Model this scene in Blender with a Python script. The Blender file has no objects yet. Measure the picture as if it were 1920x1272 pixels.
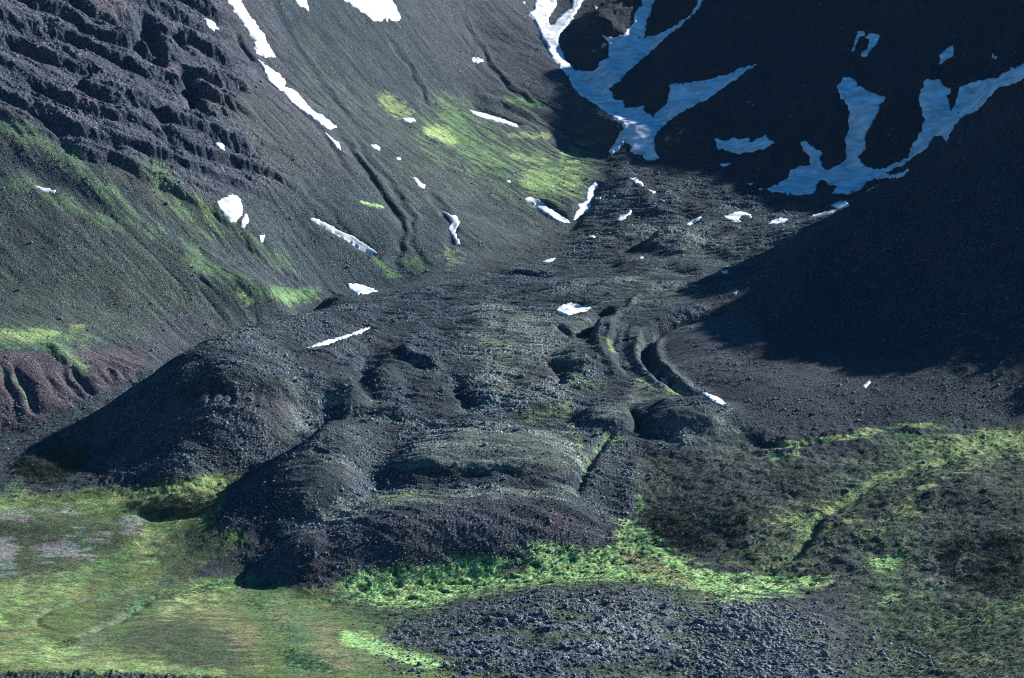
# Arctic valley: rubble hills, snow patches and a shaded bowl
GQ = 1.0; HAZE_D = 1.5e-6
import bpy, math, random, time
import numpy as np
_t0 = time.time()
def log(*a): print('%.1fs' % (time.time() - _t0), *a)
sc = bpy.context.scene
# ------------------------------------------------------------------ camera
F = 5444.0                      # focal length in photograph pixels (1920 wide)
PITCH = math.radians(-3.5)
CZ = 500.0
cam_d = bpy.data.cameras.new('camera')
cam = bpy.data.objects.new('camera', cam_d)
sc.collection.objects.link(cam)
cam_d.sensor_width = 36.0
cam_d.lens = 36.0 * F / 1920.0
cam_d.clip_start = 5.0
cam_d.clip_end = 60000.0
cam.location = (0, 0, CZ)
cam.rotation_euler = (math.radians(90) + PITCH, 0, 0)
sc.camera = cam
# ------------------------------------------------------------------ light
SUN_AZ = math.radians(60.0)     # from +Y towards +X: right of and beyond the slope
SUN_EL = math.radians(28.0)
sun_dir = np.array([math.cos(SUN_EL) * math.sin(SUN_AZ), math.cos(SUN_EL) * math.cos(SUN_AZ), math.sin(SUN_EL)])
world = bpy.data.worlds.new('World')
sc.world = world
world.use_nodes = True
wn = world.node_tree
bg = wn.nodes['Background']
sky = wn.nodes.new('ShaderNodeTexSky')
sky.sky_type = 'NISHITA'
sky.sun_disc = False
sky.sun_elevation = SUN_EL
sky.sun_rotation = SUN_AZ
sky.altitude = 600
sky.dust_density = 0.3
sky.ozone_density = 4.0
hsv = wn.nodes.new('ShaderNodeHueSaturation')
hsv.inputs['Saturation'].default_value = 1.55
wn.links.new(sky.outputs[0], hsv.inputs['Color'])
wn.links.new(hsv.outputs[0], bg.inputs[0])
bg.inputs[1].default_value = 0.054
sun_d = bpy.data.lights.new('sun', 'SUN')
sun_d.energy = 5.0
sun_d.angle = math.radians(0.5)
sun_d.color = (1.0, 0.985, 0.96)
sun = bpy.data.objects.new('sun', sun_d)
sc.collection.objects.link(sun)
sun.location = (2000, 2000, 3000)
from mathutils import Vector
sun.rotation_euler = Vector(sun_dir.tolist()).to_track_quat('Z', 'Y').to_euler()
sc.view_settings.view_transform = 'Standard'
sc.view_settings.look = 'None'
sc.view_settings.gamma = 1.0
sc.view_settings.exposure = 1.08
sc.cycles.max_bounces = 3
sc.cycles.diffuse_bounces = 1
sc.cycles.volume_bounces = 0
sc.cycles.use_adaptive_sampling = True
sc.cycles.filter_width = 1.0
# ------------------------------------------------------------------ noise
f32 = np.float32
def _hash(ix, iy, seed):
    h = (ix.astype(np.uint32) * np.uint32(374761393) + iy.astype(np.uint32) * np.uint32(668265263) + np.uint32((seed * 974711 + 12345) & 0xffffffff))
    h = (h ^ (h >> np.uint32(13))) * np.uint32(1274126177)
    h = h ^ (h >> np.uint32(16))
    return h
_GX = np.cos(np.arange(64) * math.pi / 32).astype(f32) * f32(1.5)
_GY = np.sin(np.arange(64) * math.pi / 32).astype(f32) * f32(1.5)
def perlin(x, y, seed=0):
    x0 = np.floor(x); y0 = np.floor(y)
    fx = (x - x0).astype(f32); fy = (y - y0).astype(f32)
    ix = x0.astype(np.int32); iy = y0.astype(np.int32)
    ux = fx * fx * fx * (fx * (fx * 6 - 15) + 10); uy = fy * fy * fy * (fy * (fy * 6 - 15) + 10)
    def g(dx, dy):
        h = _hash(ix + dx, iy + dy, seed) & np.uint32(63)
        return _GX[h] * (fx - dx) + _GY[h] * (fy - dy)
    a = g(0, 0); a += ux * (g(1, 0) - a)
    b = g(0, 1); b += ux * (g(1, 1) - b)
    return a + uy * (b - a)
def fbm(x, y, scale, octs, seed=0, gain=0.5, lac=2.03, ridged=False):
    out = np.zeros(x.shape, f32); amp = 1.0; tot = 0
    for o in range(octs):
        k = lac ** o / scale
        n = perlin(x * k + 17.3 * o, y * k - 9.1 * o, seed + o * 7)
        if ridged: n = 1.0 - 2.0 * np.abs(n)
        out += f32(amp) * n; tot += amp; amp *= gain
    return out / f32(tot)
def sstep(a, b, x):
    t = np.clip((x - a) / (b - a), 0, 1)
    return t * t * (3 - 2 * t)
# ------------------------------------------------------------------ picture angles <-> world
sp, cp = math.sin(PITCH), math.cos(PITCH)
def ray(px, py):
    U = (px - 960.0) / F; V = (py - 636.0) / F
    k = cp + V * sp
    return U / k, (sp - V * cp) / k          # x/y and (z-CZ)/y
def project(x, y, z):
    dz = z - CZ
    fwd = y * cp + dz * sp
    up = -y * sp + dz * cp
    return 960.0 + F * x / fwd, 636.0 - F * up / fwd
def P(px, py, D):                             # a surveyed point: bearing, dip and distance
    a, T = ray(px, py)
    return (a * D, D, CZ + T * D)
def PW(px, D, z):
    return ((px - 960.0) / F * D, D, z)
# survey lines (bearing, dip, distance); 'w' lines give height instead of dip
LINES = [
 # valley meadow
 [(-300,1272,2790),(0,1272,2800),(400,1272,2800),(800,1272,2800),(1200,1272,2790),(1600,1272,2800),(1920,1272,2800),(2300,1272,2800)],
 [(-300,1180,3040),(0,1180,3060),(300,1180,3070),(600,1180,3075),(850,1190,3040)],
 [(-300,1080,3320),(0,1090,3330),(250,1085,3370),(420,1100,3380)],
 [(-300,1000,3480),(0,1010,3500),(150,1000,3510),(300,1010,3500),(420,1010,3470)],
 [(-300,900,3680),(0,930,3620),(100,920,3640),(250,930,3620),(380,930,3620)],
 # front lobe: foot, face, brow, top
 [(462,1088,3410),(560,1097,3385),(640,1092,3388),(700,1086,3400),(850,1059,3430),(1000,1036,3450),(1150,1022,3470),(1180,985,3530)],
 [(505,1050,3438),(560,1045,3422),(640,1040,3424),(740,1020,3438),(900,1000,3462),(1040,992,3480),(1130,1000,3492)],
 [(475,1058,3440),(505,1028,3458),(545,1000,3475),(600,990,3474),(700,962,3488),(780,948,3500),(900,942,3508),(1050,947,3516),(1115,965,3518),(1150,990,3515)],
 [(600,964,3512),(700,930,3550),(900,922,3560),(1080,918,3575)],
 [(425,1068,3425),(450,1035,3452),(500,1004,3480),(560,978,3498)],
 # middle lobe
 [(398,982,3508),(470,992,3480),(520,975,3492),(575,958,3508),(640,947,3528)],
 [(432,934,3580),(495,890,3602),(535,860,3628),(578,836,3665)],
 [(544,948,3512),(575,925,3526),(603,900,3546),(600,880,3575)],
 [(600,862,3600),(650,870,3610),(660,905,3560)],
 [(580,836,3650),(610,812,3690),(645,792,3740)], [(620,840,3660),(670,835,3690)],
 [(420,925,3640),(480,885,3680),(520,858,3720),(560,832,3760),(600,808,3790)],
 # trough and inner lobe
 [(685,935,3560),(690,905,3610),(705,880,3655),(740,842,3720),(800,812,3760)],
 [(698,917,3585),(728,868,3650),(765,843,3680),(837,818,3720),(900,802,3770),(1040,798,3790)],
 [(755,880,3615),(800,850,3635),(900,845,3645),(1050,850,3650)],
 [(720,920,3580),(800,908,3580),(900,906,3585),(1000,905,3590),(1085,900,3610)],
 [(1110,850,3700),(1100,900,3610),(1105,950,3560)],
 # left great lobe: foot, flank, scarp, nose
 [(60,842,3830),(110,840,3848),(200,893,3680),(330,907,3630),(480,885,3655),(550,835,3760),(600,800,3840)],
 [(110,822,3868),(180,775,3880),(260,725,3895),(330,680,3912),(400,640,3950),(480,608,4130),(600,580,4330),(700,562,4500)],
 [(200,850,3774),(300,795,3783),(380,745,3797),(420,718,3812)],
 [(440,705,3830),(500,702,3850),(550,722,3845),(575,745,3840)],
 [(420,800,3725),(500,790,3745),(560,780,3790)],
 # valley between left mountain and rock glacier (hidden)
 ['w',(40,3920,126),(130,3980,138),(200,4035,150),(280,4100,168),(360,4200,190),(440,4350,215),(560,4520,245),(660,4640,272),(760,4740,300)],
 [(0,835,3920),(80,815,3930)],
 # rock glacier surface
 [(500,650,4040),(650,640,4130),(800,640,4150),(960,640,4160),(1080,640,4180)],
 [(620,700,3970),(800,700,3980),(960,700,4000),(1080,700,4010)],
 [(650,750,3870),(800,760,3870),(960,780,3830),(1060,770,3860)],
 [(700,600,4290),(850,590,4330),(960,575,4400),(1080,565,4440)],
 [(800,545,4550),(960,530,4620),(1100,520,4680),(1250,510,4700)],
 [(760,530,4680),(900,510,4790),(1030,490,4870),(1150,470,4930)],
 [(1200,560,4430),(1300,550,4450),(1400,520,4580),(1480,480,4720)],
 [(1150,620,4240),(1190,700,4020),(1250,735,3930)],
 [(1130,765,3880),(1160,830,3740),(1160,905,3620)],
 [(1270,835,3740),(1400,835,3750)],
 [(1250,440,4960),(1350,430,4990),(1450,420,5010),(1550,405,5040)],
 [(1150,400,5130),(1250,370,5180),(1350,385,5170),(1450,390,5130),(1580,385,5080)],
 # left mountain
 [(0,812,3975),(90,775,4020),(180,745,4070),(290,692,4160)],
 [(-200,650,4160),(0,655,4150),(100,660,4185),(200,660,4225),(300,650,4290)],
 [(-200,600,4280),(0,600,4280),(150,600,4320),(350,600,4400)],
 [(-300,400,4520),(0,430,4520),(240,430,4560),(480,440,4680)],
 [(0,200,4760),(240,200,4850),(480,200,5060),(720,200,5420),(900,200,5640)],
 [(-300,100,4700),(0,60,4980),(240,60,5150),(480,60,5390),(720,60,5700),(900,60,5980)],
 [(-300,-80,4950),(0,-80,5180),(240,-80,5380),(480,-80,5640),(720,-80,5980),(900,-80,6300)],
 [(480,540,4490),(600,560,4520),(720,545,4640)],
 [(560,420,4790),(720,420,4870),(850,430,4950),(960,440,5020),(1060,430,5080)],
 [(720,320,5080),(880,320,5230),(1000,320,5330),(1100,350,5280)],
 [(960,240,5540),(1040,240,5600),(1120,280,5520)],
 # gully of the snow gap
 [(1180,285,5420),(1120,210,5600),(1060,120,5860),(1010,20,6180),(1000,-60,6450)],
 # headwall of the bowl
 [(1250,290,5400),(1330,330,5290),(1450,345,5240),(1580,355,5230),(1700,335,5240)],
 [(1260,200,5600),(1450,200,5490),(1600,200,5400),(1800,200,5360),(2000,200,5300)],
 [(1200,100,5880),(1400,60,5830),(1600,60,5730),(1800,60,5560),(2000,60,5480)],
 [(1150,0,6250),(1300,-50,6150),(1500,-50,6000),(1700,-40,5760),(1900,-40,5700)],
 # right spur
 [(1600,392,4900),(1490,478,4600),(1380,566,4330),(1290,600,4270),(1225,640,4150),(1250,690,4020),(1330,738,3920),(1400,790,3800),(1550,800,3790),(1700,800,3790),(1920,795,3800),(2200,795,3780)],
 [(1700,322,4930),(1800,222,4890),(1900,140,4830),(1960,110,4810),(2040,95,4790),(2120,90,4770)],
 [(1450,560,4370),(1450,650,4080),(1450,730,3900)],
 [(1290,610,4190),(1270,650,4090),(1290,690,4000)],
 [(1550,500,4560),(1580,600,4270),(1560,700,3960)],
 [(1700,420,4640),(1700,520,4400),(1700,620,4130),(1700,710,3920)],
 [(1850,330,4600),(1850,450,4370),(1850,560,4160),(1880,680,3930)],
 [(2050,300,4560),(2050,450,4300),(2050,600,4050)],
 # right lower slopes
 [(1200,870,3700),(1350,870,3690),(1500,870,3680),(1700,860,3690),(1920,850,3700),(2200,840,3700)],
 [(1250,960,3560),(1400,970,3500),(1600,960,3510),(1800,950,3500),(2000,940,3500)],
 [(1220,1060,3380),(1400,1070,3370),(1600,1060,3350),(1800,1050,3330),(2000,1050,3300)],
 [(1600,1160,3120),(1800,1160,3100),(2000,1160,3080)],
 # rock knolls in front
 [(860,1120,3270),(1000,1105,3260),(1150,1095,3270),(1280,1105,3240)],
 [(860,1165,3120),(1000,1150,3090),(1150,1145,3080),(1280,1150,3080),(1420,1150,3120)],
 # outside the picture
 ['w',(-900,3000,20),(-900,3600,200),(-900,4300,500),(-700,5000,780),(-500,5700,1050),(-300,6400,1200),(300,7000,1150)],
 ['w',(2500,3000,60),(2600,3500,170)],
 ['c',(2461,4000,362),(2425,4100,425),(2390,4200,497),(2356,4300,575),(2325,4400,632),(2305,4470,690),(2290,4520,716),(2273,4573,750),(2224,4750,758),(2185,4900,705),(2160,5000,660),(2160,5150,640)],
 ['w',(2700,3600,150),(2700,4000,300),(2650,4300,400),(2600,4600,520),(2550,4900,600)],
 ['w',(3000,3600,200),(3000,4300,400),(3000,4800,550),(3000,5300,600)],
 # crest behind the bowl, above the picture
 ['c',(1100,6750,1000),(1400,6650,960),(1683,6503,900),(1740,6400,960),(1770,6355,1190),(1787,6333,1205),(1890,6170,1140),(1985,6033,1110),(2080,5898,1054),(2242,5683,955),(2341,5558,935),(2418,5464,830),(2520,5340,720)],
 ['w',(1806,6057,1045),(1874,5954,1018),(1959,5894,996),(2019,5820,972)],
 ['w',(900,7400,900),(1600,7200,800),(2200,6900,800),(2800,6200,600)],
 ['w',(-500,2300,-25),(300,2300,-25),(960,2300,-25),(1700,2300,-25),(2500,2300,-20)],
 ['w',(-500,1500,60),(960,1500,40),(2500,1500,60)],
 ['w',(-500,700,260),(960,700,240),(2500,700,260)],
]
def resample(pts, step):
    out = [pts[0]]
    for a, b in zip(pts[:-1], pts[1:]):
        L = math.dist(a, b); n = max(1, int(round(L / step)))
        for i in range(1, n + 1):
            t = i / n
            out.append(tuple(p + (q - p) * t for p, q in zip(a, b)))
    return out
_ctl = []
for L in LINES:
    if L[0] in 'wc' if isinstance(L[0], str) else False:
        W = [PW(*p) for p in L[1:]]
        st = 80 if L[0] == 'c' else 400 if (L[1][0] < -250 or L[-1][0] > 2100 or L[1][1] < 2400) else 45
    else:
        W = [P(*p) for p in L]; st = 38
    _ctl += resample(W, st)
# merge near-duplicates
ctl = []
for p in _ctl:
    if all((p[0]-q[0])**2 + (p[1]-q[1])**2 > 12**2 for q in ctl): ctl.append(p)
ctl = np.array(ctl)
RC = 24.0
def _phi(d2): return np.sqrt(d2 + RC * RC)
_n = len(ctl)
_S = 1000.0
A = np.zeros((_n + 3, _n + 3))
d2 = (ctl[:, None, 0] - ctl[None, :, 0]) ** 2 + (ctl[:, None, 1] - ctl[None, :, 1]) ** 2
A[:_n, :_n] = -_phi(d2) / _S
A[:_n, :_n] += np.eye(_n) * 0.004
Q = np.c_[np.ones(_n), ctl[:, 0] / _S, ctl[:, 1] / _S]
A[:_n, _n:] = Q; A[_n:, :_n] = Q.T
wts = np.linalg.solve(A, np.r_[ctl[:, 2], 0, 0, 0])
log('control points', _n)
def base_z(x, y):
    sh = x.shape; x = x.ravel().astype(f32); y = y.ravel().astype(f32)
    out = np.empty(x.size, f32)
    cx = ctl[:, 0].astype(f32); cy = ctl[:, 1].astype(f32); w = (-wts[:_n] / _S).astype(f32)
    for i in range(0, x.size, 20000):
        s = slice(i, i + 20000)
        d = (x[s, None] - cx) ** 2; d += (y[s, None] - cy) ** 2; d += f32(RC * RC)
        out[s] = np.sqrt(d) @ w
    out += (wts[_n] + wts[_n+1] * x / _S + wts[_n+2] * y / _S).astype(f32)
    return out.reshape(sh)
# ------------------------------------------------------------------ grid of the land
HS = 1.7 / GQ        # horizontal step in photograph pixels
def col_axis():
    core = np.arange(-60, 1980 + HS, HS)
    out = list(core)
    s = HS; p = core[0]; left = []
    while p > -1500: s = min(s * 1.05, 60); p -= s; left.append(p)
    s = HS; p = core[-1]; right = []
    while p < 3600: s = min(s * 1.035, 30); p += s; right.append(p)
    return (np.array(left[::-1] + out + right) - 960.0) / F
def row_axis():
    r = [300.0]; D = 300.0
    while D < 7600:
        if D < 2700: s = min(60, 2700 - D + 3) if 2700 - D < 60 else 60
        elif D < 3300: s = 2.3
        elif D < 6000: s = 2.0
        elif D < 6500: s = 3.2
        else: s = 20
        D += s / (GQ if D >= 2700 else 1); r.append(D)
    return np.array(r)
aax = col_axis(); dax = row_axis()
NC, NR = len(aax), len(dax)
log('grid', NC, NR, NC * NR)
def make_base():
    st = 4
    ci = np.unique(np.r_[np.arange(0, NC, st), NC - 1]); ri = np.unique(np.r_[np.arange(0, NR, st), NR - 1])
    Yc, Ac = np.meshgrid(dax[ri], aax[ci], indexing='ij')
    zc = base_z(Ac * Yc, Yc)
    # separable cubic (Catmull-Rom) upsampling
    def up(arr, coords, fine, axis):
        arr = np.moveaxis(arr, axis, 0)
        k = np.clip(np.searchsorted(coords, fine, side='right') - 1, 0, len(coords) - 2)
        t = ((fine - coords[k]) / (coords[k + 1] - coords[k])).astype(f32)[:, None]
        p0 = arr[np.maximum(k - 1, 0)]; p1 = arr[k]; p2 = arr[k + 1]; p3 = arr[np.minimum(k + 2, len(coords) - 1)]
        r = p1 + 0.5 * t * (p2 - p0 + t * (2*p0 - 5*p1 + 4*p2 - p3 + t * (3*(p1 - p2) + p3 - p0)))
        return np.moveaxis(r, 0, axis)
    z = up(zc, ci.astype(float), np.arange(NC, dtype=float), 1)
    z = up(z, ri.astype(float), np.arange(NR, dtype=float), 0)
    return z.astype(f32)
Z = make_base()
Y = np.repeat(dax[:, None], NC, 1).astype(f32)
X = (dax[:, None] * aax[None, :]).astype(f32)
log('base surface')
# first surface met along each bearing: tangent table per column
class Sight:
    def __init__(s, Z):
        s.T = (Z - CZ) / dax[:, None].astype(f32)
        s.M = np.maximum.accumulate(s.T, axis=0)
        s.vis = s.T >= s.M - f32(0.0012)
    def hit(s, px, py):
        a, T = ray(px, py)
        j = int(np.clip(np.searchsorted(aax, a), 1, NC - 1))
        jj = j if abs(aax[j] - a) < abs(aax[j-1] - a) else j - 1
        i = int(np.clip(np.searchsorted(s.M[:, jj], T), 1, NR - 1))
        t0, t1 = s.M[i-1, jj], s.M[i, jj]
        t = 0 if t1 <= t0 else (T - t0) / (t1 - t0)
        D = dax[i-1] + (dax[i] - dax[i-1]) * float(np.clip(t, 0, 1))
        return (a * D, D)
SG = Sight(Z)
def to_world(pts): return [SG.hit(*p[:2]) for p in pts]
def window(xmin, xmax, ymin, ymax):
    i0 = int(np.searchsorted(dax, ymin)); i1 = int(np.searchsorted(dax, ymax)) + 1
    i1 = min(i1, NR); i0 = max(0, min(i0, i1 - 2))
    am = min(xmin / ymin, xmin / ymax); aM = max(xmax / ymin, xmax / ymax)
    j0 = int(np.searchsorted(aax, am)); j1 = min(int(np.searchsorted(aax, aM)) + 1, NC)
    return slice(i0, i1), slice(max(0, min(j0, j1 - 2)), j1)
def ridge(pts, h, wl, wr=None, steps=None, taper=True, warp=0.0, sharp=2.0, world=False):
    """raise (h>0) or carve (h<0) along a line traced on the slope; wl / wr are the widths left and right of it"""
    if wr is None: wr = wl
    W = pts if world else to_world(pts)
    n = len(W); hs = h if isinstance(h, (list, tuple)) else [h] * n
    wm = max(wl, wr) * 2.6 + warp
    xs = [p[0] for p in W]; ys = [p[1] for p in W]
    sl = window(min(xs) - wm, max(xs) + wm, min(ys) - wm, max(ys) + wm)
    x = X[sl]; y = Y[sl]
    if warp:
        nx = perlin(x / 45, y / 45, 91) * warp; ny = perlin(x / 45, y / 45, 92) * warp
        x = x + nx; y = y + ny
    best = np.full(x.shape, 1e9, f32); sd = np.zeros(x.shape, f32); hh = np.zeros(x.shape, f32)
    seg = [math.dist(W[i], W[i+1]) for i in range(n - 1)]; tot = sum(seg) or 1; acc = 0
    for i in range(n - 1):
        ax, ay = W[i]; bx, by = W[i+1]; dx, dy = bx - ax, by - ay; L2 = dx*dx + dy*dy
        if L2 < 1e-6: continue
        t = np.clip(((x - ax) * dx + (y - ay) * dy) / L2, 0, 1)
        qx = x - (ax + t * dx); qy = y - (ay + t * dy)
        d = np.sqrt(qx * qx + qy * qy)
        m = d < best
        best = np.where(m, d, best)
        side = (dx * qy - dy * qx)
        sd = np.where(m, side, sd)
        v = hs[i] + (hs[i+1] - hs[i]) * t
        if taper:
            u = (acc + t * seg[i]) / tot
            v = v * np.clip(np.minimum(u, 1 - u) * 6, 0, 1) ** 0.7
        hh = np.where(m, v, hh); acc += seg[i]
    w = np.where(sd > 0, wl, wr).astype(f32)
    Z[sl] += hh * np.exp(-(best / w) ** sharp)
def mound(px, py, rx, ry, h, rot=0.0, flat=1.0, skew=0.0):
    cx, cy = SG.hit(px, py); R = max(rx, ry) * 1.6
    sl = window(cx - R, cx + R, cy - R, cy + R)
    c, s = math.cos(math.radians(rot)), math.sin(math.radians(rot))
    dx = X[sl] - cx; dy = Y[sl] - cy
    dx = dx + perlin(dx / 40, dy / 40, int(px) % 97) * rx * 0.12; dy = dy + perlin(dx / 40, dy / 40, int(py) % 89) * ry * 0.12
    u = (dx * c + dy * s) / rx; v = (-dx * s + dy * c) / ry
    r = np.sqrt(u * u + v * v)
    prof = 1 - sstep(flat * 0.35, 1.0, r)
    Z[sl] += h * prof * (1 + skew * u)
# ------------------------------------------------------------------ masks traced on the land
MW, MH, MX = 960, 636, 60
_my, _mx = np.mgrid[0:MH, 0:MW]
_px = (_mx * 2 + 1).astype(f32); _py = (_my * 2 + 1).astype(f32)
def poly_mask(pts, X_=None, Y_=None):
    x = _px if X_ is None else X_; y = _py if Y_ is None else Y_
    ins = np.zeros(x.shape, bool); n = len(pts)
    for i in range(n):
        x1, y1 = pts[i]; x2, y2 = pts[(i + 1) % n]
        if y1 == y2: continue
        c = ((y1 > y) != (y2 > y)) & (x < (x2 - x1) * (y - y1) / (y2 - y1) + x1)
        ins ^= c
    return ins
def seg_dist(pts, x, y, closed=False):
    best = np.full(x.shape, 1e9, f32)
    m = len(pts) if closed else len(pts) - 1
    for i in range(m):
        ax, ay = pts[i]; bx, by = pts[(i + 1) % len(pts)]; dx, dy = bx - ax, by - ay
        L2 = dx * dx + dy * dy + 1e-9
        t = np.clip(((x - ax) * dx + (y - ay) * dy) / L2, 0, 1)
        np.minimum(best, np.hypot(x - (ax + t * dx), y - (ay + t * dy)), out=best)
    return best
def blur(m, r):
    r = r / 2.0
    if r < 0.6: return m
    k = int(max(1, round(r * 2))); w = np.exp(-0.5 * (np.arange(-k, k + 1) / r) ** 2); w /= w.sum()
    p = np.pad(m, ((k, k), (0, 0)), mode='edge'); m = sum(w[i] * p[i:i + m.shape[0]] for i in range(2 * k + 1))
    p = np.pad(m, ((0, 0), (k, k)), mode='edge'); m = sum(w[i] * p[:, i:i + m.shape[1]] for i in range(2 * k + 1))
    return m.astype(f32)
def Pm(pts, b): return blur(poly_mask([(x if 2 < x < 1918 else (-400 if x <= 2 else 2400), y if 2 < y < 1270 else (-400 if y <= 2 else 1700)) for x, y in pts]).astype(f32), b)
def Lm(pts, w, b): return blur((seg_dist(pts, _px, _py) < w / 2).astype(f32), b)
PXv, PYv = project(X, Y, Z)
def samp(img, px=None, py=None):
    px = PXv if px is None else px; py = PYv if py is None else py
    u = np.clip((px - 1) / 2, 0, MW - 1.001); v = np.clip((py - 1) / 2, 0, MH - 1.001)
    iu = u.astype(np.int32); iv = v.astype(np.int32); fu = u - iu; fv = v - iv
    a = img[iv, iu]; b = img[iv, iu + 1]; c = img[iv + 1, iu]; d = img[iv + 1, iu + 1]
    return ((a * (1 - fu) + b * fu) * (1 - fv) + (c * (1 - fu) + d * fu) * fv).astype(f32)
GLAC = [(100,830),(180,775),(260,720),(330,670),(400,632),(480,604),(600,577),(700,562),(800,535),(900,512),(1050,485),(1100,400),(1150,290),(1280,330),(1600,385),(1490,478),(1380,562),(1225,620),(1215,690),(1330,738),(1390,800),(1200,860),(1190,960),(1150,1022),(850,1059),(600,1094),(465,1085),(480,1040),(560,1000),(400,982),(440,935),(520,870),(400,900),(200,895)]
m_glac = samp(Pm(GLAC, 10))
m_lm = samp(Pm([(0,0),(1000,0),(1060,120),(1160,270),(1060,420),(900,505),(700,555),(590,575),(400,630),(290,690),(150,775),(0,830)], 12))
m_cliff = samp(Pm([(0,0),(300,0),(420,60),(480,150),(420,200),(480,280),(560,330),(480,370),(380,375),(260,310),(130,285),(40,210),(0,190)], 26))
m_spur = samp(Pm([(1380,575),(1490,478),(1600,390),(1700,320),(1800,220),(1920,120),(1920,700),(1750,690),(1550,680),(1400,660)], 20))
m_head = samp(Pm([(1200,0),(1920,0),(1920,120),(1700,320),(1450,340),(1250,280),(1180,240),(1100,100)], 30))
m_knoll = samp(Pm([(650,1190),(850,1140),(1000,1105),(1280,1098),(1400,1128),(1520,1150),(1570,1190),(1640,1272),(880,1272),(860,1240)], 14))
m_rimrock = samp(Pm([(0,1256),(200,1260),(420,1268),(420,1272),(0,1272)], 3))
m_rightrock = samp(Pm([(1740,1050),(1800,1005),(1920,960),(1920,1110),(1850,1112),(1770,1095)], 14))
m_meadow = samp(Pm([(0,940),(240,930),(400,985),(460,1090),(620,1100),(860,1240),(900,1272),(0,1272)], 16))
log('masks')
# ------------------------------------------------------------------ relief traced as lines and mounds
_mound = mound
def mound(px, py, rx, ry, h, *a, **k): _mound(px, py, rx * 1.1, ry * 1.15, h * .62, *a, **k)
def R(*a, **k): ridge(*a, **k)
Zflat = Z.copy()
# moraine ramparts and ditches round the talus cone on the right
R([(1385,566),(1340,582),(1290,597),(1240,610),(1212,622),(1208,640)], [-8,-22,-27,-24,-16,-8], 24, 5, taper=False)
R([(1350,566),(1310,580),(1288,588),(1240,601),(1205,612)], [0,3,5,5,2], 5, 14, taper=False)
R([(1225,625),(1212,645),(1210,668),(1222,692),(1245,714),(1272,731),(1300,742)], [-7,-12,-13,-13,-12,-9,-5], 9, 8, taper=False)
R([(1202,628),(1194,655),(1200,684),(1226,714),(1256,736)], 3, 9, 8)
R([(1240,630),(1230,655),(1236,680),(1262,708),(1300,735)], 5, 8, 20)
R([(1168,585),(1152,615),(1150,650),(1164,686),(1190,712)], -2.5, 6, 6, warp=4)
R([(1186,600),(1172,625),(1168,655),(1182,686),(1205,712)], -1.8, 6, 6, warp=3)
R([(1130,600),(1120,640),(1132,680),(1160,715)], 5, 10, 8, warp=4)
R([(1290,540),(1200,556),(1158,590),(1140,640),(1150,690),(1175,715)], 4, 7, 6, warp=3)
R([(1165,575),(1215,556),(1270,545),(1330,548)], 6, 14, 14)
R([(1140,588),(1190,566),(1240,550),(1300,535)], -6, 12, 12, warp=4)
R([(1100,555),(1160,530),(1240,515)], 5, 14, 14, warp=5); R([(1010,560),(1070,540),(1130,525)], 5, 16, 16, warp=5)
# scarps and pits in the middle of the rubble
R([(1088,640),(1104,618),(1126,594),(1142,574)], -15, 13, 10)
mound(1128, 612, 34, 50, 9, 0)
R([(1150,575),(1110,580)], -6, 12, 12)
R([(1045,572),(1080,568),(1118,572)], -10, 16, 26)
R([(1050,700),(1040,688),(1028,680)], -8, 8, 8, warp=5)
R([(1044,722),(1052,700)], -7, 8, 8, warp=5)
R([(1045,610),(1062,628),(1075,640)], -6, 7, 7, warp=4)
mound(1100, 680, 48, 70, 12, 0)
mound(1140, 790, 44, 60, 18, 0, skew=.15)
R([(1180,762),(1192,778),(1196,795),(1192,812)], -9, 6, 7)
mound(1292, 785, 74, 70, 22, 0, flat=.8)
R([(1196,814),(1235,822),(1290,838),(1340,842)], -2.5, 8, 10)
mound(1010, 745, 60, 60, 7); mound(930, 600, 60, 90, 9); mound(965, 660, 55, 50, 6)
mound(625, 762, 52, 60, 17, 0, skew=.1)
R([(705,650),(684,680),(676,715),(684,745),(700,770)], [-3,-7,-5,-8,-3], 20, 9, warp=14)
mound(735, 700, 40, 70, 10)
R([(760,655),(762,668),(790,682),(830,698)], 9, 12, 12)
R([(752,700),(768,730),(752,765)], -3, 14, 10, warp=12)
R([(850,690),(864,715),(862,745),(880,775)], [-2,-5,-4,-3], 16, 9, warp=12)
mound(905, 730, 40, 60, 7)
mound(790, 775, 60, 40, 9); mound(700, 785, 60, 36, 6); mound(860, 792, 50, 40, 7)
R([(700,604),(740,606)], -5, 14, 14, warp=5)
R([(575,655),(610,646),(650,634),(700,616)], -6, 13, 13)
R([(560,680),(620,664),(690,640),(740,618)], 6, 12, 16, warp=6)
R([(556,712),(570,740),(568,775),(550,815)], [-1,-4,-4,-2], 13, 11, warp=9)
mound(600, 700, 50, 60, 8)
mound(480, 640, 60, 60, 6); mound(440, 690, 50, 40, 7)
# headscarp of the great lobe
R([(300,752),(350,728),(400,722),(440,726),(500,732),(545,748)], [-2,-5,-8,-7,-4,-1], 9, 18, warp=9)
for x, y, L, h in [(352,716,30,2.5),(371,712,44,4),(383,720,26,2.5),(402,711,52,5),(425,716,34,3),(437,722,46,4),(458,720,26,2),(483,728,36,2.5),(502,730,24,1.8)]:
    R([(x, y), (x - 5, y + L * .5), (x - 12, y + L)], [-h, -h * .8, -.3], 5, 3.5, warp=6)
# middle lobe furrows
R([(560,850),(592,834),(648,796)], 4, 10, 12)
R([(585,843),(640,846),(690,856)], -4, 8, 8, warp=4)
R([(590,838),(612,850),(636,862),(668,870)], 3, 4, 5)
mound(645, 850, 40, 30, 8)
R([(530,880),(600,872),(680,878)], -2, 6, 8)
mound(590, 950, 40, 22, 6)
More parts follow.
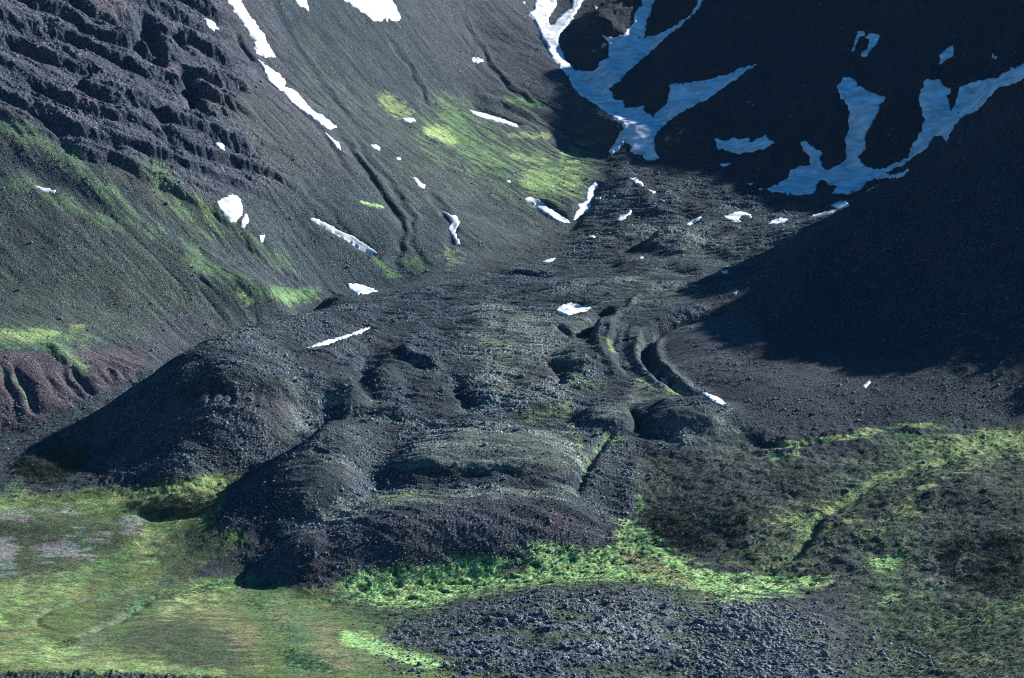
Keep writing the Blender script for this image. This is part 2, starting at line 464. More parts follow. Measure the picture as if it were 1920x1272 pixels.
# inner lobe
R([(700,918),(760,906),(860,898),(900,910)], -3.5, 8, 4)
R([(770,866),(850,872),(950,876),(1060,880)], 2, 8, 9, warp=5)
R([(760,888),(850,888),(980,892)], -2, 8, 8, warp=5)
R([(800,835),(900,828),(1000,836)], -2, 12, 12, warp=6); R([(880,815),(960,812),(1040,820)], -3, 10, 10, warp=6)
R([(1150,812),(1122,840),(1108,862),(1088,905),(1080,930)], -6, 6, 6, warp=4)
# front lobe
mound(570, 1035, 36, 40, 7)
# upper end of the rubble
mound(1265, 450, 60, 110, 16, 0)
R([(1180,478),(1215,448),(1262,424)], -9, 15, 12)
R([(915,512),(960,512),(1040,519)], -8, 10, 18, warp=5)
R([(800,530),(830,532),(900,520)], -4, 8, 12, warp=5)
for k, (x, y) in enumerate([(1350,440),(1440,450),(1300,500),(1200,500),(1400,480),(1180,540),(1340,520),(1260,530),(1500,430),(1240,380),(1180,360),(1330,400),(1180,430),(1120,470)]):
    mound(x, y, 50, 90, 5 + (k * 5 % 4), 10)
mound(1275, 268, 60, 50, 20)
mound(1400, 372, 120, 50, 6)
Z += (Z - Zflat) * .3 * m_glac
del Zflat
# left mountain: gullies, ribs and hollows
R([(0,250),(60,270),(120,305),(200,365),(300,445),(400,512)], 4.5, 26, 22, warp=8)
R([(0,290),(60,318),(130,350),(190,400)], -5, 26, 22, warp=10)
R([(275,320),(340,385),(400,440),(470,500)], -5, 22, 22, warp=8)
for pts, h, w in [([(395,385),(440,445),(490,500),(545,545)], -7, 7), ([(430,420),(470,470),(530,525),(570,548)], -5, 6), ([(470,430),(520,500),(580,545)], -4, 7),
                  ([(640,255),(680,312),(725,372),(752,410),(752,452),(742,510)], -9, 9), ([(655,245),(700,305),(745,362),(775,410),(772,460)], -5, 7),
                  ([(720,60),(762,122),(786,160),(800,200)], -6, 6), ([(860,15),(900,85),(922,132),(962,168),(1000,200)], -6, 6), ([(845,30),(885,100),(905,140)], -3, 5),
                  ([(505,-20),(530,40),(570,110),(620,180),(690,260)], -5, 12), ([(580,40),(640,110),(720,200)], -3, 12),
                  ([(560,330),(640,420),(720,500)], -4, 10), ([(800,360),(835,400),(850,440),(835,480)], -7, 10), ([(760,440),(790,480),(800,510)], -4, 8),
                  ([(1030,150),(1080,220),(1150,270)], -3, 10), ([(560,200),(610,262),(660,330)], -6, 10)]:
    h *= .6
    R(pts, h, w, w, warp=10)
    R([(x + 9, y - 3) for x, y in pts], -h * .35, w * .8, w * .8, warp=5)
R([(880,195),(930,215),(985,236)], -7, 10, 12); R([(890,178),(950,196),(1010,225)], 5, 14, 14)
R([(985,372),(1020,384),(1066,414)], -6, 9, 9); mound(1050, 385, 45, 50, 14)
R([(1120,340),(1105,380),(1080,412),(1060,440)], -7, 12, 12)
R([(585,408),(640,436),(708,474)], -6, 9, 9)
R([(740,215),(800,250),(860,290)], 4, 20, 16, warp=6); R([(820,300),(880,320),(940,318)], -4, 14, 14, warp=6)
mound(900, 440, 90, 80, 12)
# gullied bank above the stream
for k, (x, y0, dx, h) in enumerate([(2,680,40,4),(24,672,52,6),(44,690,34,3),(70,676,62,3),(112,690,50,5),(132,684,52,6),(150,700,30,2.5),(176,690,48,3),(196,686,32,4),(222,690,30,2.5),(248,684,20,3)]):
    y1 = min(y0 + 118, 815 - (x + dx) * .36)
    R([(x, y0), (x + dx * .3, y0 + (y1 - y0) * .4), (x + dx * .65, y0 + (y1 - y0) * .75), (x + dx, y1)], [-h * .6, -h, -h * .6, -.3], 7, 5, warp=5)
R([(92,645),(112,668),(150,700)], 7, 14, 10)
# snow gap
R([(1200,240),(1150,190),(1085,130),(1050,80)], -14, 30, 30)
R([(1190,230),(1200,150),(1225,60),(1240,-20)], -16, 34, 34)
mound(1140, 50, 80, 150, 26, 0, flat=.6)
R([(1215,240),(1260,190),(1320,160),(1410,125)], -10, 26, 26)
R([(1600,340),(1595,250),(1610,160)], -10, 26, 26); R([(1690,310),(1740,240),(1790,200),(1900,140)], -10, 30, 26)
# meadow and lower right slopes
R([(250,968),(300,976),(350,970),(405,952)], -6, 10, 6); mound(320, 948, 66, 44, 11, 0, flat=.9)
mound(95, 872, 56, 60, 12); mound(160, 845, 30, 30, 6)
R([(380,1072),(300,1096),(180,1120),(85,1145),(60,1172),(125,1190)], -2.5, 6, 6, warp=5)
R([(340,1100),(270,1130),(235,1155),(170,1185),(115,1200)], -3.5, 6, 6, warp=5)
R([(300,985),(285,1015),(230,1048),(120,1090),(0,1120)], -3, 16, 16, warp=6)
mound(150, 1000, 90, 50, 6); mound(250, 975, 24, 24, 3); mound(60, 985, 50, 30, 4)
R([(1410,832),(1450,836),(1500,838),(1540,826)], -5, 6, 8); R([(1500,822),(1570,812),(1650,802)], 4, 10, 10)
R([(1410,850),(1470,852),(1530,842),(1640,822)], 5, 10, 12)
R([(1830,842),(1730,874),(1640,905),(1560,955),(1500,985)], -6, 7, 7, warp=5)
R([(1530,965),(1518,1010),(1490,1045),(1400,1080)], -6, 8, 8, warp=5)
R([(1740,930),(1680,960),(1620,1000)], -4, 9, 9, warp=5)
for k, (x, y, a, b, h) in enumerate([(1260,870,60,50,9),(1380,880,80,50,7),(1290,930,80,50,4),(1430,940,60,50,8),(1560,900,80,50,6),(1440,1000,60,36,8),(1320,985,60,50,5),(1590,1000,60,50,6),(1700,920,70,60,6),(1800,900,80,60,6),(1640,1060,40,40,5),(1850,1030,70,60,16),(1760,1080,40,40,6),(1250,990,50,40,7),(1700,1000,60,50,6),(1560,1050,50,30,4)]):
    mound(x, y, a * 1.25, b * 1.5, h * .42, k * 17)
mound(1200, 1130, 110, 70, 9, 0); mound(1000, 1150, 90, 60, 6); mound(1420, 1180, 90, 70, 7); mound(1530, 1170, 30, 60, 5); mound(860, 1165, 60, 30, 5)
R([(830,1160),(900,1162),(960,1158)], -4, 6, 10, warp=4)
mound(1110, 1205, 80, 30, 4); mound(1300, 1240, 90, 30, 5); mound(960, 1250, 120, 30, 6)
mound(60, 1268, 80, 16, 3); mound(220, 1268, 60, 16, 3)
mound(690, 1130, 40, 20, 3.5); mound(590, 1105, 40, 20, 2)
log('relief')
Z0 = Z.copy()
# ------------------------------------------------------------------ broad and fine roughness
amp_g = m_glac
# fall-line coordinates on the left mountain
Cs = f32(math.sqrt(.5))
Ual = (X - Y) * Cs; Vac = (X + Y) * Cs
inside = (aax > -0.20) & (aax < 0.20)
Z += fbm(X, Y, 180, 3, 3) * (5 * (1 - m_meadow) + 2) * (1 - .6 * m_cliff)
m_smooth = samp(np.maximum.reduce([Pm([(740,880),(800,820),(1040,800),(1090,890),(900,900),(740,905)], 14), Pm([(560,990),(700,925),(1080,915),(1150,1000),(1130,1022),(850,1057),(640,1090),(480,1085)], 12) * .85, Pm([(1210,650),(1300,595),(1400,570),(1440,650),(1330,735)], 14), Pm([(1130,640),(1180,580),(1260,560),(1230,700),(1300,745),(1390,800),(1340,835),(1200,820),(1100,800)], 12), Pm([(420,980),(500,890),(560,850),(650,865),(690,890),(560,980),(480,990)], 10), Pm([(120,830),(330,690),(560,745),(560,820),(420,850),(200,860)], 14) * .6, Pm([(880,580),(1080,590),(1080,680),(900,690)], 20) * .7, Pm([(560,700),(700,680),(840,680),(860,790),(600,800)], 20) * .6, Pm([(1050,480),(1330,480),(1400,540),(1200,620),(1130,610)], 16) * .7]))
Z += fbm(X, Y, 50, 4, 11) * (1.6 + 2.6 * m_glac) * (1 - .8 * m_meadow) * (1 - .6 * m_smooth)
flow = fbm(X * .35 - Y * .1, Y + X * .25, 26, 3, 12, ridged=True)
Z += flow * 3.4 * m_glac * (1 - .35 * m_smooth)
Z -= np.clip(fbm(Ual / 6 + perlin(X / 90, Y / 90, 15) * 12, Vac, 40, 4, 13, ridged=True) - .42, 0, 1) * 5 * sstep(-.3, .5, fbm(X, Y, 300, 2, 14)) * m_lm * (1 - m_cliff)
# downhill striping of the scree
sn = fbm(Ual / 6.0 + perlin(X / 60, Y / 60, 5) * 2, Vac, 16, 4, 21, gain=.6)
Z += sn * 1.5 * m_lm * (1 - m_cliff)
# cliffs: tilted lava beds with notched buttresses
def beds(h, per, m, hard, seed):
    ph = h / per + fbm(X, Y, 160, 3, seed) * .8
    fr = ph - np.floor(ph)
    lev = (_hash(np.floor(ph).astype(np.int32), np.zeros_like(ph, dtype=np.int32), seed) & np.uint32(255)).astype(f32) / 255
    step = sstep(.5 - hard * .5, .5 + hard * .5, fr)
    return (step - fr) * per * m * (.45 + .55 * lev)
hb = Z + .40 * X + fbm(X, Y, 300, 2, 40) * 14
bcol = fbm(Vac, Ual / 4.0, 60, 5, 33, gain=.62, ridged=True)
butt = bcol * (.6 + .8 * fbm(X, Y, 150, 2, 34))
mc = m_cliff * np.clip(.75 + .9 * fbm(X, Y, 110, 3, 35), .1, 1.2)
wx_ = fbm(X, Y, 40, 4, 36, gain=.6) * 22
Z += butt * 9 * mc
hb1 = hb + butt * 7 + wx_ * .35
Z += beds(hb1, 42, mc, .26, 41) * 1.0
Z += beds(hb + butt * 6 + wx_ * .3 + 13, 15, mc, .36, 42) * .75
ledge = (hb1 / 42 + fbm(X, Y, 160, 3, 41) * .8); ledge = ledge - np.floor(ledge); ledge = 1 - sstep(.12, .2, np.abs(ledge - .5))
Z += fbm(Vac, Ual / 2.0, 15, 4, 44, ridged=True, gain=.65) * 5.0 * mc
Z += fbm(X, Y, 9, 4, 43, ridged=True, gain=.75) * 3.4 * mc
for pts, h, w in [([(262,20),(280,62),(292,105),(300,130)], -30, 15), ([(268,45),(262,95),(285,125)], -16, 12), ([(342,130),(352,165),(368,205),(385,225)], -28, 13), ([(80,30),(95,70)], -14, 12), ([(330,60),(350,110)], -10, 10), ([(440,60),(470,110)], -7, 8), ([(50,190),(95,240),(140,285)], -12, 12), ([(180,230),(230,290)], -8, 10), ([(290,190),(310,250),(330,300)], -9, 11)]:
    R(pts, h, w, w * .8, warp=6)
# spur buttresses and shaded headwall ribs
ms = m_spur
Up = (X + Y) * Cs
rib = fbm(Y * .94 - X * .34, (X * .94 + Y * .34) / 2.6, 120, 4, 51, gain=.55, ridged=True)
Z += rib * 22 * ms
Z += fbm(X, Y, 20, 4, 53, ridged=True, gain=.6) * 3.0 * ms
mound(1650, 470, 60, 120, 26, 0); mound(1800, 500, 50, 100, 24, 0); mound(1890, 380, 40, 90, 20)
mh = m_head
Z += fbm(X, Y / 2.5, 90, 4, 61, ridged=True, gain=.5) * 11 * mh
# rocky knolls
mk = np.clip((m_knoll + m_rightrock) * sstep(-.32, .2, fbm(X / 1.6, Y, 48, 4, 76, gain=.6)) + m_rimrock, 0, 1)
PP_mk = mk.copy()
kn = fbm(X * .8 + Y * .25, Y * .5, 13, 5, 71, gain=.62, ridged=True)
Z += (np.clip(kn, -.3, 1) * 3.4 + fbm(X, Y, 5, 2, 73, ridged=True) * 1.0) * mk
Z += np.clip(fbm(X, Y, 26, 3, 75) - .1, 0, 1) * 7 * mk
Z += (fbm(X, Y, 95, 4, 121, ridged=True, gain=.55) - .3) * 26 * sstep(760, 900, X) * sstep(3900, 4100, Y)
Z += fbm(X, Y, 80, 3, 122) * 3.2 * m_meadow + fbm(X, Y, 16, 3, 123, gain=.6) * .7 * m_meadow
# hummocks of turf
hm = fbm(X, Y, 14, 4, 81, gain=.6)
m_low = np.clip(1 - m_glac - m_lm - m_spur - m_head - mk, 0, 1)
m_talus = samp(Pm([(1225,650),(1300,600),(1390,572),(1500,640),(1920,680),(1920,785),(1400,800),(1325,745)], 14))
m_low *= 1 - .9 * m_talus
ms = ms * (1 - .8 * m_talus)
Z += hm * (.5 + 2.4 * (1 - m_meadow)) * m_low
Z += fbm(X, Y, 55, 3, 124) * 5 * m_low * (1 - m_meadow) * sstep(200, 330, X)
tus = fbm(X / 1.4, Y, 13, 4, 213, gain=.7)
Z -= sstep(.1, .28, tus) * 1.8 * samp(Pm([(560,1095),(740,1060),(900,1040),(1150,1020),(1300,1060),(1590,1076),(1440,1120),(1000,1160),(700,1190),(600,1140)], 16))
# blocks and stones
bn = perlin(X / 4.0, Y / 4.6, 101); bn2 = perlin(X / 2.2, Y / 3.0, 102); cl = sstep(-.35, .35, fbm(X, Y, 70, 3, 103))
fine = np.clip(bn - .15, 0, 1) * 2.5 + np.clip(bn2 - .1, 0, 1) * 1.7
rough = m_glac * (.35 + .95 * cl) + m_lm * (.22 + .25 * cl) * (1 - m_cliff) + m_cliff * .8 + ms * .6 + .5 * mk + m_low * (.06 + .3 * (1 - m_meadow) * cl)

rough = rough + .22 * m_talus
rough *= 1 - .6 * m_smooth
Z += fbm(X / 4, Y, 14, 4, 231, gain=.6) * .9 * m_smooth
Z += fine * rough
log('roughness')
SG = Sight(Z)
PXv, PYv = project(X, Y, Z)
# ------------------------------------------------------------------ what grows or lies where (surface colours, with shade painted in at places)
ROCK=(.029,.039,.045); DARK=(.017,.024,.035); SCREE=(.044,.045,.054); RED=(.060,.049,.054); OLIVE=(.046,.058,.050)
GREEN=(.10,.18,.075); BRIGHT=(.33,.53,.19); YG=(.28,.36,.14); TAN=(.20,.185,.10); LICH=(.125,.150,.125); PALE=(.24,.25,.25)
VEG=(.020,.032,.020); MEADOW=(.098,.142,.052); GREYST=(.15,.18,.165); DOLIVE=(.042,.048,.042); SHADEROCK=(.022,.028,.038); TURQ=(.06,.17,.085)
COL = np.empty(Z.shape + (3,), f32); COL[:] = ROCK
n_big = fbm(X, Y, 70, 4, 201, gain=.6); n_mid = fbm(X, Y, 18, 4, 202, gain=.65)
n_str = fbm(Ual / 5.0, Vac, 14, 4, 203, gain=.65)
n_hor = fbm(X / 3.5, Y, 22, 4, 204, gain=.65)
def paint(m, col, a=1.0, na=.7, soft=.28, nz=None):
    nz = n_mid if nz is None else nz
    jj = np.flatnonzero(m.max(0) > .005); ii = np.flatnonzero(m.max(1) > .005)
    if not len(jj): return
    x0, x1, y0, y1 = jj[0] * 2 - 3, jj[-1] * 2 + 5, ii[0] * 2 - 3, ii[-1] * 2 + 5
    if x0 < 2: x0 = -9e9
    if x1 > 1915: x1 = 9e9
    if y0 < 2: y0 = -9e9
    if y1 > 1268: y1 = 9e9
    c = (aax * F + 960 > x0 - 12) & (aax * F + 960 < x1 + 12); c0 = int(np.argmax(c)); c1 = NC - int(np.argmax(c[::-1]))
    r = ((PYv[:, c0:c1:4] > y0) & (PYv[:, c0:c1:4] < y1)).any(1)
    if not r.any(): return
    r0 = max(0, int(np.argmax(r)) - 8); r1 = min(NR, NR - int(np.argmax(r[::-1])) + 8)
    s = (slice(r0, r1), slice(c0, c1))
    mm = samp(m, PXv[s], PYv[s])
    v = sstep(.5 - soft, .5 + soft, mm + nz[s] * na * (4 * mm * (1 - mm) + .35)) * (mm > .01) * a
    v = v[..., None].astype(f32)
    COL[s] = COL[s] * (1 - v) + np.array(col, f32) * v
def PP(col, a, b, pts, **k): paint(Pm(pts, b), col, a, **k)
def LL(col, a, w, pts, **k): paint(Lm(pts, w, w * .5), col, a, **k)
# left mountain
PP(SCREE, .8, 30, [(0,0),(420,0),(560,180),(700,330),(600,330),(380,380),(300,330),(150,290),(0,240)])
PP(DARK, .55, 14, [(0,0),(300,0),(430,80),(480,190),(420,200),(500,300),(450,370),(300,320),(130,290),(40,210),(0,170)], na=1.6)
lg = (ledge * m_cliff)[..., None] * .6; COL[:] = COL * (1 - lg) + np.array(DARK, f32) * .9 * lg
lg = ((1 - ledge) * m_cliff * np.clip(.3 + n_big, 0, .7))[..., None]; COL[:] = COL * (1 - lg) + np.array(SCREE, f32) * 1.1 * lg
for p in ([(95,190),(190,178),(185,208),(110,205)], [(20,88),(120,90),(110,112),(30,110)], [(285,108),(350,118),(365,135),(300,130)], [(150,205),(190,190),(200,215),(160,220)], [(130,0),(230,0),(240,30),(180,35)], [(370,130),(430,170),(420,185),(380,160)]):
    PP(RED, .6, 12, p)
PP(OLIVE, .85, 40, [(0,300),(150,340),(260,420),(420,500),(560,560),(440,600),(300,650),(0,640)], na=1.1, nz=n_str)
PP(DOLIVE, .8, 24, [(120,250),(260,310),(420,390),(440,480),(300,400)], nz=n_str)
PP(OLIVE, .75, 50, [(500,40),(600,100),(700,200),(760,220),(850,180),(1000,190),(1110,290),(1110,380),(1060,420),(870,370),(700,400),(760,330),(650,250),(560,150)], na=1.1, nz=n_str)
PP(OLIVE, .5, 24, [(860,410),(1050,400),(1080,440),(1040,480),(900,500),(850,480)], na=1.2, nz=n_hor)
PP(SCREE, .5, 24, [(700,0),(1010,0),(1060,130),(1140,230),(1040,190),(860,160),(780,80)], nz=n_str)
PP(DOLIVE, .5, 20, [(400,150),(520,200),(640,300),(560,330),(440,250)], na=1.2, nz=n_str)
for w, a, pts in [(26,.5,[(0,233),(70,260),(140,300),(200,365),(260,412)]), (34,.4,[(270,310),(340,385),(400,440)]), (22,.5,[(280,430),(370,485),(430,525),(500,550)]), (18,.4,[(0,340),(60,350),(150,395),(220,430)]), (26,.35,[(380,380),(460,440),(540,500)])]:
    LL(GREEN, a * .8, w, pts, nz=n_str, na=1.2)
PP(BRIGHT, .55, 7, [(438,543),(462,548),(478,565),(470,572),(448,560)]); PP(GREEN, .9, 9, [(480,536),(545,545),(600,545),(600,560),(545,572),(505,556)]); PP(BRIGHT, .15, 6, [(500,545),(540,548),(560,562),(540,566)])
PP(YG, .75, 6, [(0,617),(110,620),(115,634),(60,640),(0,632)], nz=n_hor); PP(YG, .7, 6, [(132,610),(162,611),(160,622),(135,622)])
PP(GREEN, .5, 18, [(0,620),(160,620),(200,640),(120,655),(0,650)])
PP(RED, .85, 10, [(0,650),(100,662),(200,655),(290,650),(250,710),(150,750),(60,800),(0,825)], na=.4)
PP(SCREE, .7, 18, [(300,600),(420,580),(400,630),(290,690),(230,720),(260,660)])
LL(GREEN, .6, 18, [(85,640),(110,660),(165,695)]); LL(GREEN, .25, 12, [(0,695),(30,712),(60,760)])
# the grassy step below the snow
PP(GREEN, .5, 34, [(790,210),(850,200),(900,250),(1000,310),(1090,290),(1110,340),(1060,370),(980,360),(900,310),(820,280)], na=1.4, nz=n_str)
PP(YG, .85, 8, [(785,238),(815,234),(840,240),(860,255),(868,277),(830,264),(800,252)], na=.4)
PP(GREEN, .7, 12, [(845,240),(880,270),(940,300),(960,320),(900,305),(860,280)], na=1)
LL(YG, .6, 22, [(718,183),(740,203),(765,215)]); LL(GREEN, .5, 40, [(840,200),(860,240)])
PP(YG, .65, 12, [(975,325),(1010,312),(1050,322),(1090,355),(1078,368),(1050,362),(1020,358),(985,358)], na=.8, nz=n_hor); PP(GREEN, .5, 12, [(975,320),(1030,310),(1110,300),(1110,330),(1080,366),(1000,360)], na=1, nz=n_hor)
for y in (288,302,315,330,345): LL(YG, .6, 7, [(1052,y),(1092,y+3)])
LL(GREEN, .8, 12, [(950,184),(1010,198)]); LL(YG, .5, 9, [(958,252),(1030,255)]); LL(YG, .55, 9, [(960,292),(1025,302)])
LL(BRIGHT, .8, 5, [(678,379),(718,389)], na=.3)
PP(YG, .4, 16, [(835,465),(862,468),(868,490),(845,498),(820,492)]); LL(GREEN, .5, 18, [(700,484),(745,520)]); LL(GREEN, .35, 24, [(760,490),(800,500)])
LL(DARK, .5, 12, [(640,255),(680,312),(725,372),(752,410),(752,452)]); LL(DARK, .5, 10, [(505,-20),(530,40),(570,110),(620,180),(690,260)])
# rubble hills
PP(DARK, .35, 20, [(560,590),(700,560),(900,510),(1040,490),(1060,560),(900,600),(900,700),(860,780),(600,800),(560,720)], na=1.2)
for a, b, p in [(.6,14,[(890,580),(960,588),(940,612),(885,602)]), (.55,20,[(905,645),(1000,640),(1060,620),(1070,590),(1010,600),(950,620)]), (.6,14,[(912,650),(985,662),(960,690),(920,680)]),
                (.75,12,[(1195,700),(1230,704),(1290,740),(1230,750),(1170,775),(1110,795),(1120,770),(1180,750)]),
                (.7,16,[(780,822),(900,798),(1050,800),(1100,860),(1090,892),(950,880),(800,862),(740,880)]), (.7,12,[(690,926),(900,914),(1080,915),(1080,938),(900,934),(700,950),(560,1010),(470,1040),(560,975)]),
                (.6,12,[(535,868),(640,866),(700,880),(640,895),(540,890)]), (.55,10,[(570,935),(650,930),(640,955),(570,960)]), (.5,14,[(585,728),(625,728),(665,750),(640,770),(600,760)]), (.5,8,[(758,664),(790,680),(835,698),(830,704),(780,690)]),
                (.5,12,[(520,700),(560,712),(570,740),(540,730)]), (.4,20,[(1100,530),(1250,520),(1330,545),(1300,560),(1160,560)]), (.6,10,[(1060,590),(1110,578),(1130,585),(1090,605)]), (.45,16,[(1210,775),(1300,770),(1380,790),(1380,820),(1290,830),(1220,805)]),
                (.5,12,[(1180,610),(1205,630),(1200,680),(1230,720),(1210,720),(1180,680)]), (.35,12,[(1250,640),(1270,690),(1320,735),(1290,700),(1300,650)]), (.4,20,[(640,740),(760,780),(900,790),(800,800),(650,790)]), (.35,16,[(1050,420),(1300,480),(1500,450),(1300,430)]), (.4,10,[(460,780),(520,830),(600,790),(560,760)])]:
    PP(LICH, a, b, p, na=1.1, nz=n_hor)
PP(LICH, .5, 16, [(1225,640),(1260,615),(1340,590),(1290,640),(1270,680),(1330,738),(1290,728),(1240,690)], na=.9)
PP(LICH, .35, 20, [(880,570),(1100,600),(1100,760),(900,760),(880,680)], na=1.5, nz=n_hor)
LL(YG, .7, 6, [(1195,712),(1245,732),(1302,740)]); LL(YG, .6, 8, [(1133,632),(1152,662)]); LL(YG, .6, 8, [(1184,636),(1190,650)]); LL(YG, .35, 10, [(1090,840),(1070,790)])
PP(GREEN, .8, 10, [(1128,815),(1150,808),(1178,812),(1168,830),(1140,835)]); LL(GREEN, .45, 12, [(1150,815),(1110,850),(1092,900)])
LL(YG, .35, 20, [(980,785),(1070,765)]); LL(YG, .3, 16, [(905,640),(960,645)]); LL(YG, .35, 12, [(800,920),(720,935)]); LL(GREEN, .4, 16, [(1060,700),(1140,730)])
PP(GREEN, .5, 12, [(1385,790),(1400,800),(1390,830),(1370,830)])
PP(SCREE, .9, 16, [(480,1085),(550,1025),(700,965),(900,945),(1050,952),(1145,990),(1140,1022),(850,1057),(640,1092)], na=.4); PP(RED, .7, 16, [(780,985),(860,990),(900,1045),(830,1045)]); PP(RED, .5, 16, [(990,960),(1100,970),(1130,1000),(1020,990)]); PP(GREEN, .35, 12, [(840,1010),(880,1015),(880,1040)])
PP(SCREE, .8, 18, [(330,725),(560,742),(540,820),(430,850),(320,800)]); PP(SCREE, .6, 10, [(640,868),(690,880),(680,900),(610,920)])
PP(SCREE, .7, 10, [(1000,680),(1050,670),(1070,720),(1030,730)])
# talus cone and lower slopes under the spur
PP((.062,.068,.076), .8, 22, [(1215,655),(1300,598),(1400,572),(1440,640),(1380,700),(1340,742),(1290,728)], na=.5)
PP(SCREE, .25, 20, [(1240,640),(1380,580),(1440,640),(1600,660),(1900,700),(1920,780),(1600,790),(1400,780),(1320,735)])
PP(SHADEROCK, .8, 20, [(1180,0),(1920,0),(1920,680),(1420,660),(1600,390),(1280,320)])  # darker rock colour paints shade into the bowl headwall and spur
PP(SCREE, .35, 20, [(1030,0),(1200,0),(1180,80),(1100,130)])
# lower right
PP(DOLIVE, .9, 20, [(1190,860),(1390,835),(1500,845),(1700,825),(1920,800),(1920,1272),(1600,1272),(1560,1130),(1330,1060),(1220,1010),(1180,950)])
PP(ROCK, .5, 24, [(1300,840),(1680,840),(1620,930),(1500,940),(1300,900)], na=1.2); PP(LICH, .3, 20, [(1300,835),(1480,840),(1650,860),(1560,880),(1330,880)], na=1.6, nz=n_hor); PP(SCREE, .5, 20, [(1500,1020),(1760,980),(1740,1090),(1600,1100)]); PP(LICH, .3, 20, [(1400,970),(1500,990),(1480,1040),(1400,1020)])
PP(VEG, .7, 16, [(1200,962),(1240,950),(1330,1000),(1345,1040),(1280,1034),(1220,992)]); PP(VEG, .6, 20, [(1440,880),(1540,880),(1540,930),(1440,930)], na=1.3); PP(VEG, .5, 20, [(1260,930),(1420,940),(1400,1010),(1280,990)], na=1.3)
PP(VEG, .75, 14, [(1755,1030),(1800,1000),(1920,985),(1920,1105),(1860,1112),(1770,1095)]); PP(VEG, .8, 9, [(20,880),(60,850),(160,828),(182,850),(150,880),(110,906),(60,905)]); PP(VEG, .8, 7, [(240,945),(290,932),(400,930),(412,950),(350,970),(300,974)])
LL(YG, .8, 10, [(1430,829),(1500,833),(1600,815),(1700,799),(1745,795)], na=1.5, nz=n_hor); LL(YG, .6, 14, [(1450,856),(1500,852)]); LL(GREEN, .6, 14, [(1440,852),(1490,862)])
PP(YG, .6, 14, [(1690,835),(1760,815),(1830,805),(1920,795),(1920,828),(1800,858),(1730,858),(1700,850)], na=1.3, nz=n_hor); PP(GREEN, .5, 16, [(1640,800),(1780,800),(1760,840),(1660,830)], na=1.3, nz=n_hor)
LL(GREEN, .4, 26, [(1920,815),(1830,843),(1730,872),(1640,902),(1560,955)], na=1.5)
LL(YG, .65, 11, [(1920,815),(1830,843),(1730,872),(1640,902)], na=1.5, nz=n_hor); LL(YG, .5, 7, [(1840,870),(1750,905),(1680,950)], na=1.5, nz=n_hor)
LL(YG, .55, 12, [(1640,902),(1560,955),(1520,968),(1440,980)], na=1.5, nz=n_hor); PP(GREEN, .8, 9, [(1455,980),(1540,962),(1522,1010),(1492,1048),(1498,1020),(1500,995)]); LL(YG, .5, 8, [(1500,1042),(1440,1068),(1360,1088)]); LL(GREEN, .5, 20, [(1490,1045),(1400,1082)])
LL(YG, .55, 16, [(1605,1018),(1640,992),(1680,968),(1725,950)], na=1.5, nz=n_hor); LL(YG, .5, 8, [(1580,975),(1620,978)])
PP(BRIGHT, .95, 7, [(1620,1046),(1660,1040),(1697,1044),(1692,1062),(1655,1074),(1632,1062)], na=.5); LL(GREEN, .7, 20, [(1650,1070),(1670,1085)]); PP(BRIGHT, .6, 12, [(1640,1112),(1680,1104),(1700,1130),(1655,1136)]); PP(GREEN, .6, 12, [(1715,1105),(1765,1085),(1745,1130),(1720,1135)])
LL(GREEN, .6, 26, [(1740,1180),(1850,1150),(1930,1130)]); LL(YG, .45, 16, [(1770,1238),(1860,1232)]); LL(YG, .35, 12, [(1850,1160),(1920,1140)]); PP(GREEN, .25, 30, [(1600,1130),(1920,1120),(1920,1270),(1640,1270)], na=1.6)
PP(GREEN, .22, 30, [(1660,815),(1920,790),(1920,900),(1700,900),(1600,960),(1480,1000),(1560,900)], na=1.9, nz=n_hor)
PP(YG, .22, 24, [(1430,970),(1560,950),(1560,1030),(1440,1080),(1360,1085)], na=1.9, nz=n_hor)
PP(GREEN, .28, 24, [(1590,1000),(1740,940),(1760,1010),(1700,1140),(1610,1130)], na=1.9)
PP(OLIVE, .5, 24, [(1200,860),(1440,900),(1420,980),(1240,960)], na=1.9)
PP(GREEN, .9, 8, [(1188,938),(1212,918),(1210,945),(1190,962)])
# meadow
PP(MEADOW, 1, 16, [(0,925),(60,930),(240,912),(420,890),(440,900),(405,955),(480,1000),(420,1085),(480,1098),(620,1103),(700,1150),(860,1240),(900,1272),(0,1272)], na=.5)
PP(DOLIVE, .6, 16, [(0,1000),(100,970),(250,975),(270,1000),(200,1050),(60,1090),(0,1090)]); PP(DOLIVE, .55, 16, [(310,1000),(440,985),(440,1040),(330,1075),(280,1050)]); PP(DOLIVE, .5, 10, [(200,1130),(360,1095),(320,1140),(230,1150),(160,1180)], nz=n_hor); PP(DOLIVE, .55, 22, [(300,1150),(430,1165),(490,1240),(450,1262),(200,1235),(240,1180)], na=.5, nz=n_hor)
for p in ([(228,966),(262,964),(272,985),(262,1000),(236,1004)], [(120,998),(160,984),(165,1000),(130,1012)], [(150,1010),(200,1000),(210,1020),(170,1028)], [(0,966),(70,955),(140,945),(145,958),(60,975),(0,990)], [(60,1020),(130,1010),(150,1040),(80,1050)], [(130,1040),(180,1045),(180,1056),(130,1055)], [(0,1010),(30,1005),(30,1070),(0,1080)], [(190,1004),(210,1004),(210,1022)]):
    PP(PALE, .55, 9, p, na=1.8, nz=n_hor)
PP(ROCK, 1, 6, [(398,984),(420,945),(440,925),(495,884),(560,862),(650,870),(620,950),(560,985),(500,1010),(470,1040),(462,1088),(440,1060),(470,1015),(450,992)], na=.3)
PP(DARK, .5, 10, [(405,980),(440,930),(495,890),(550,880),(530,950),(480,990)], na=.5)  # shade of the middle lobe's left flank painted into its colour
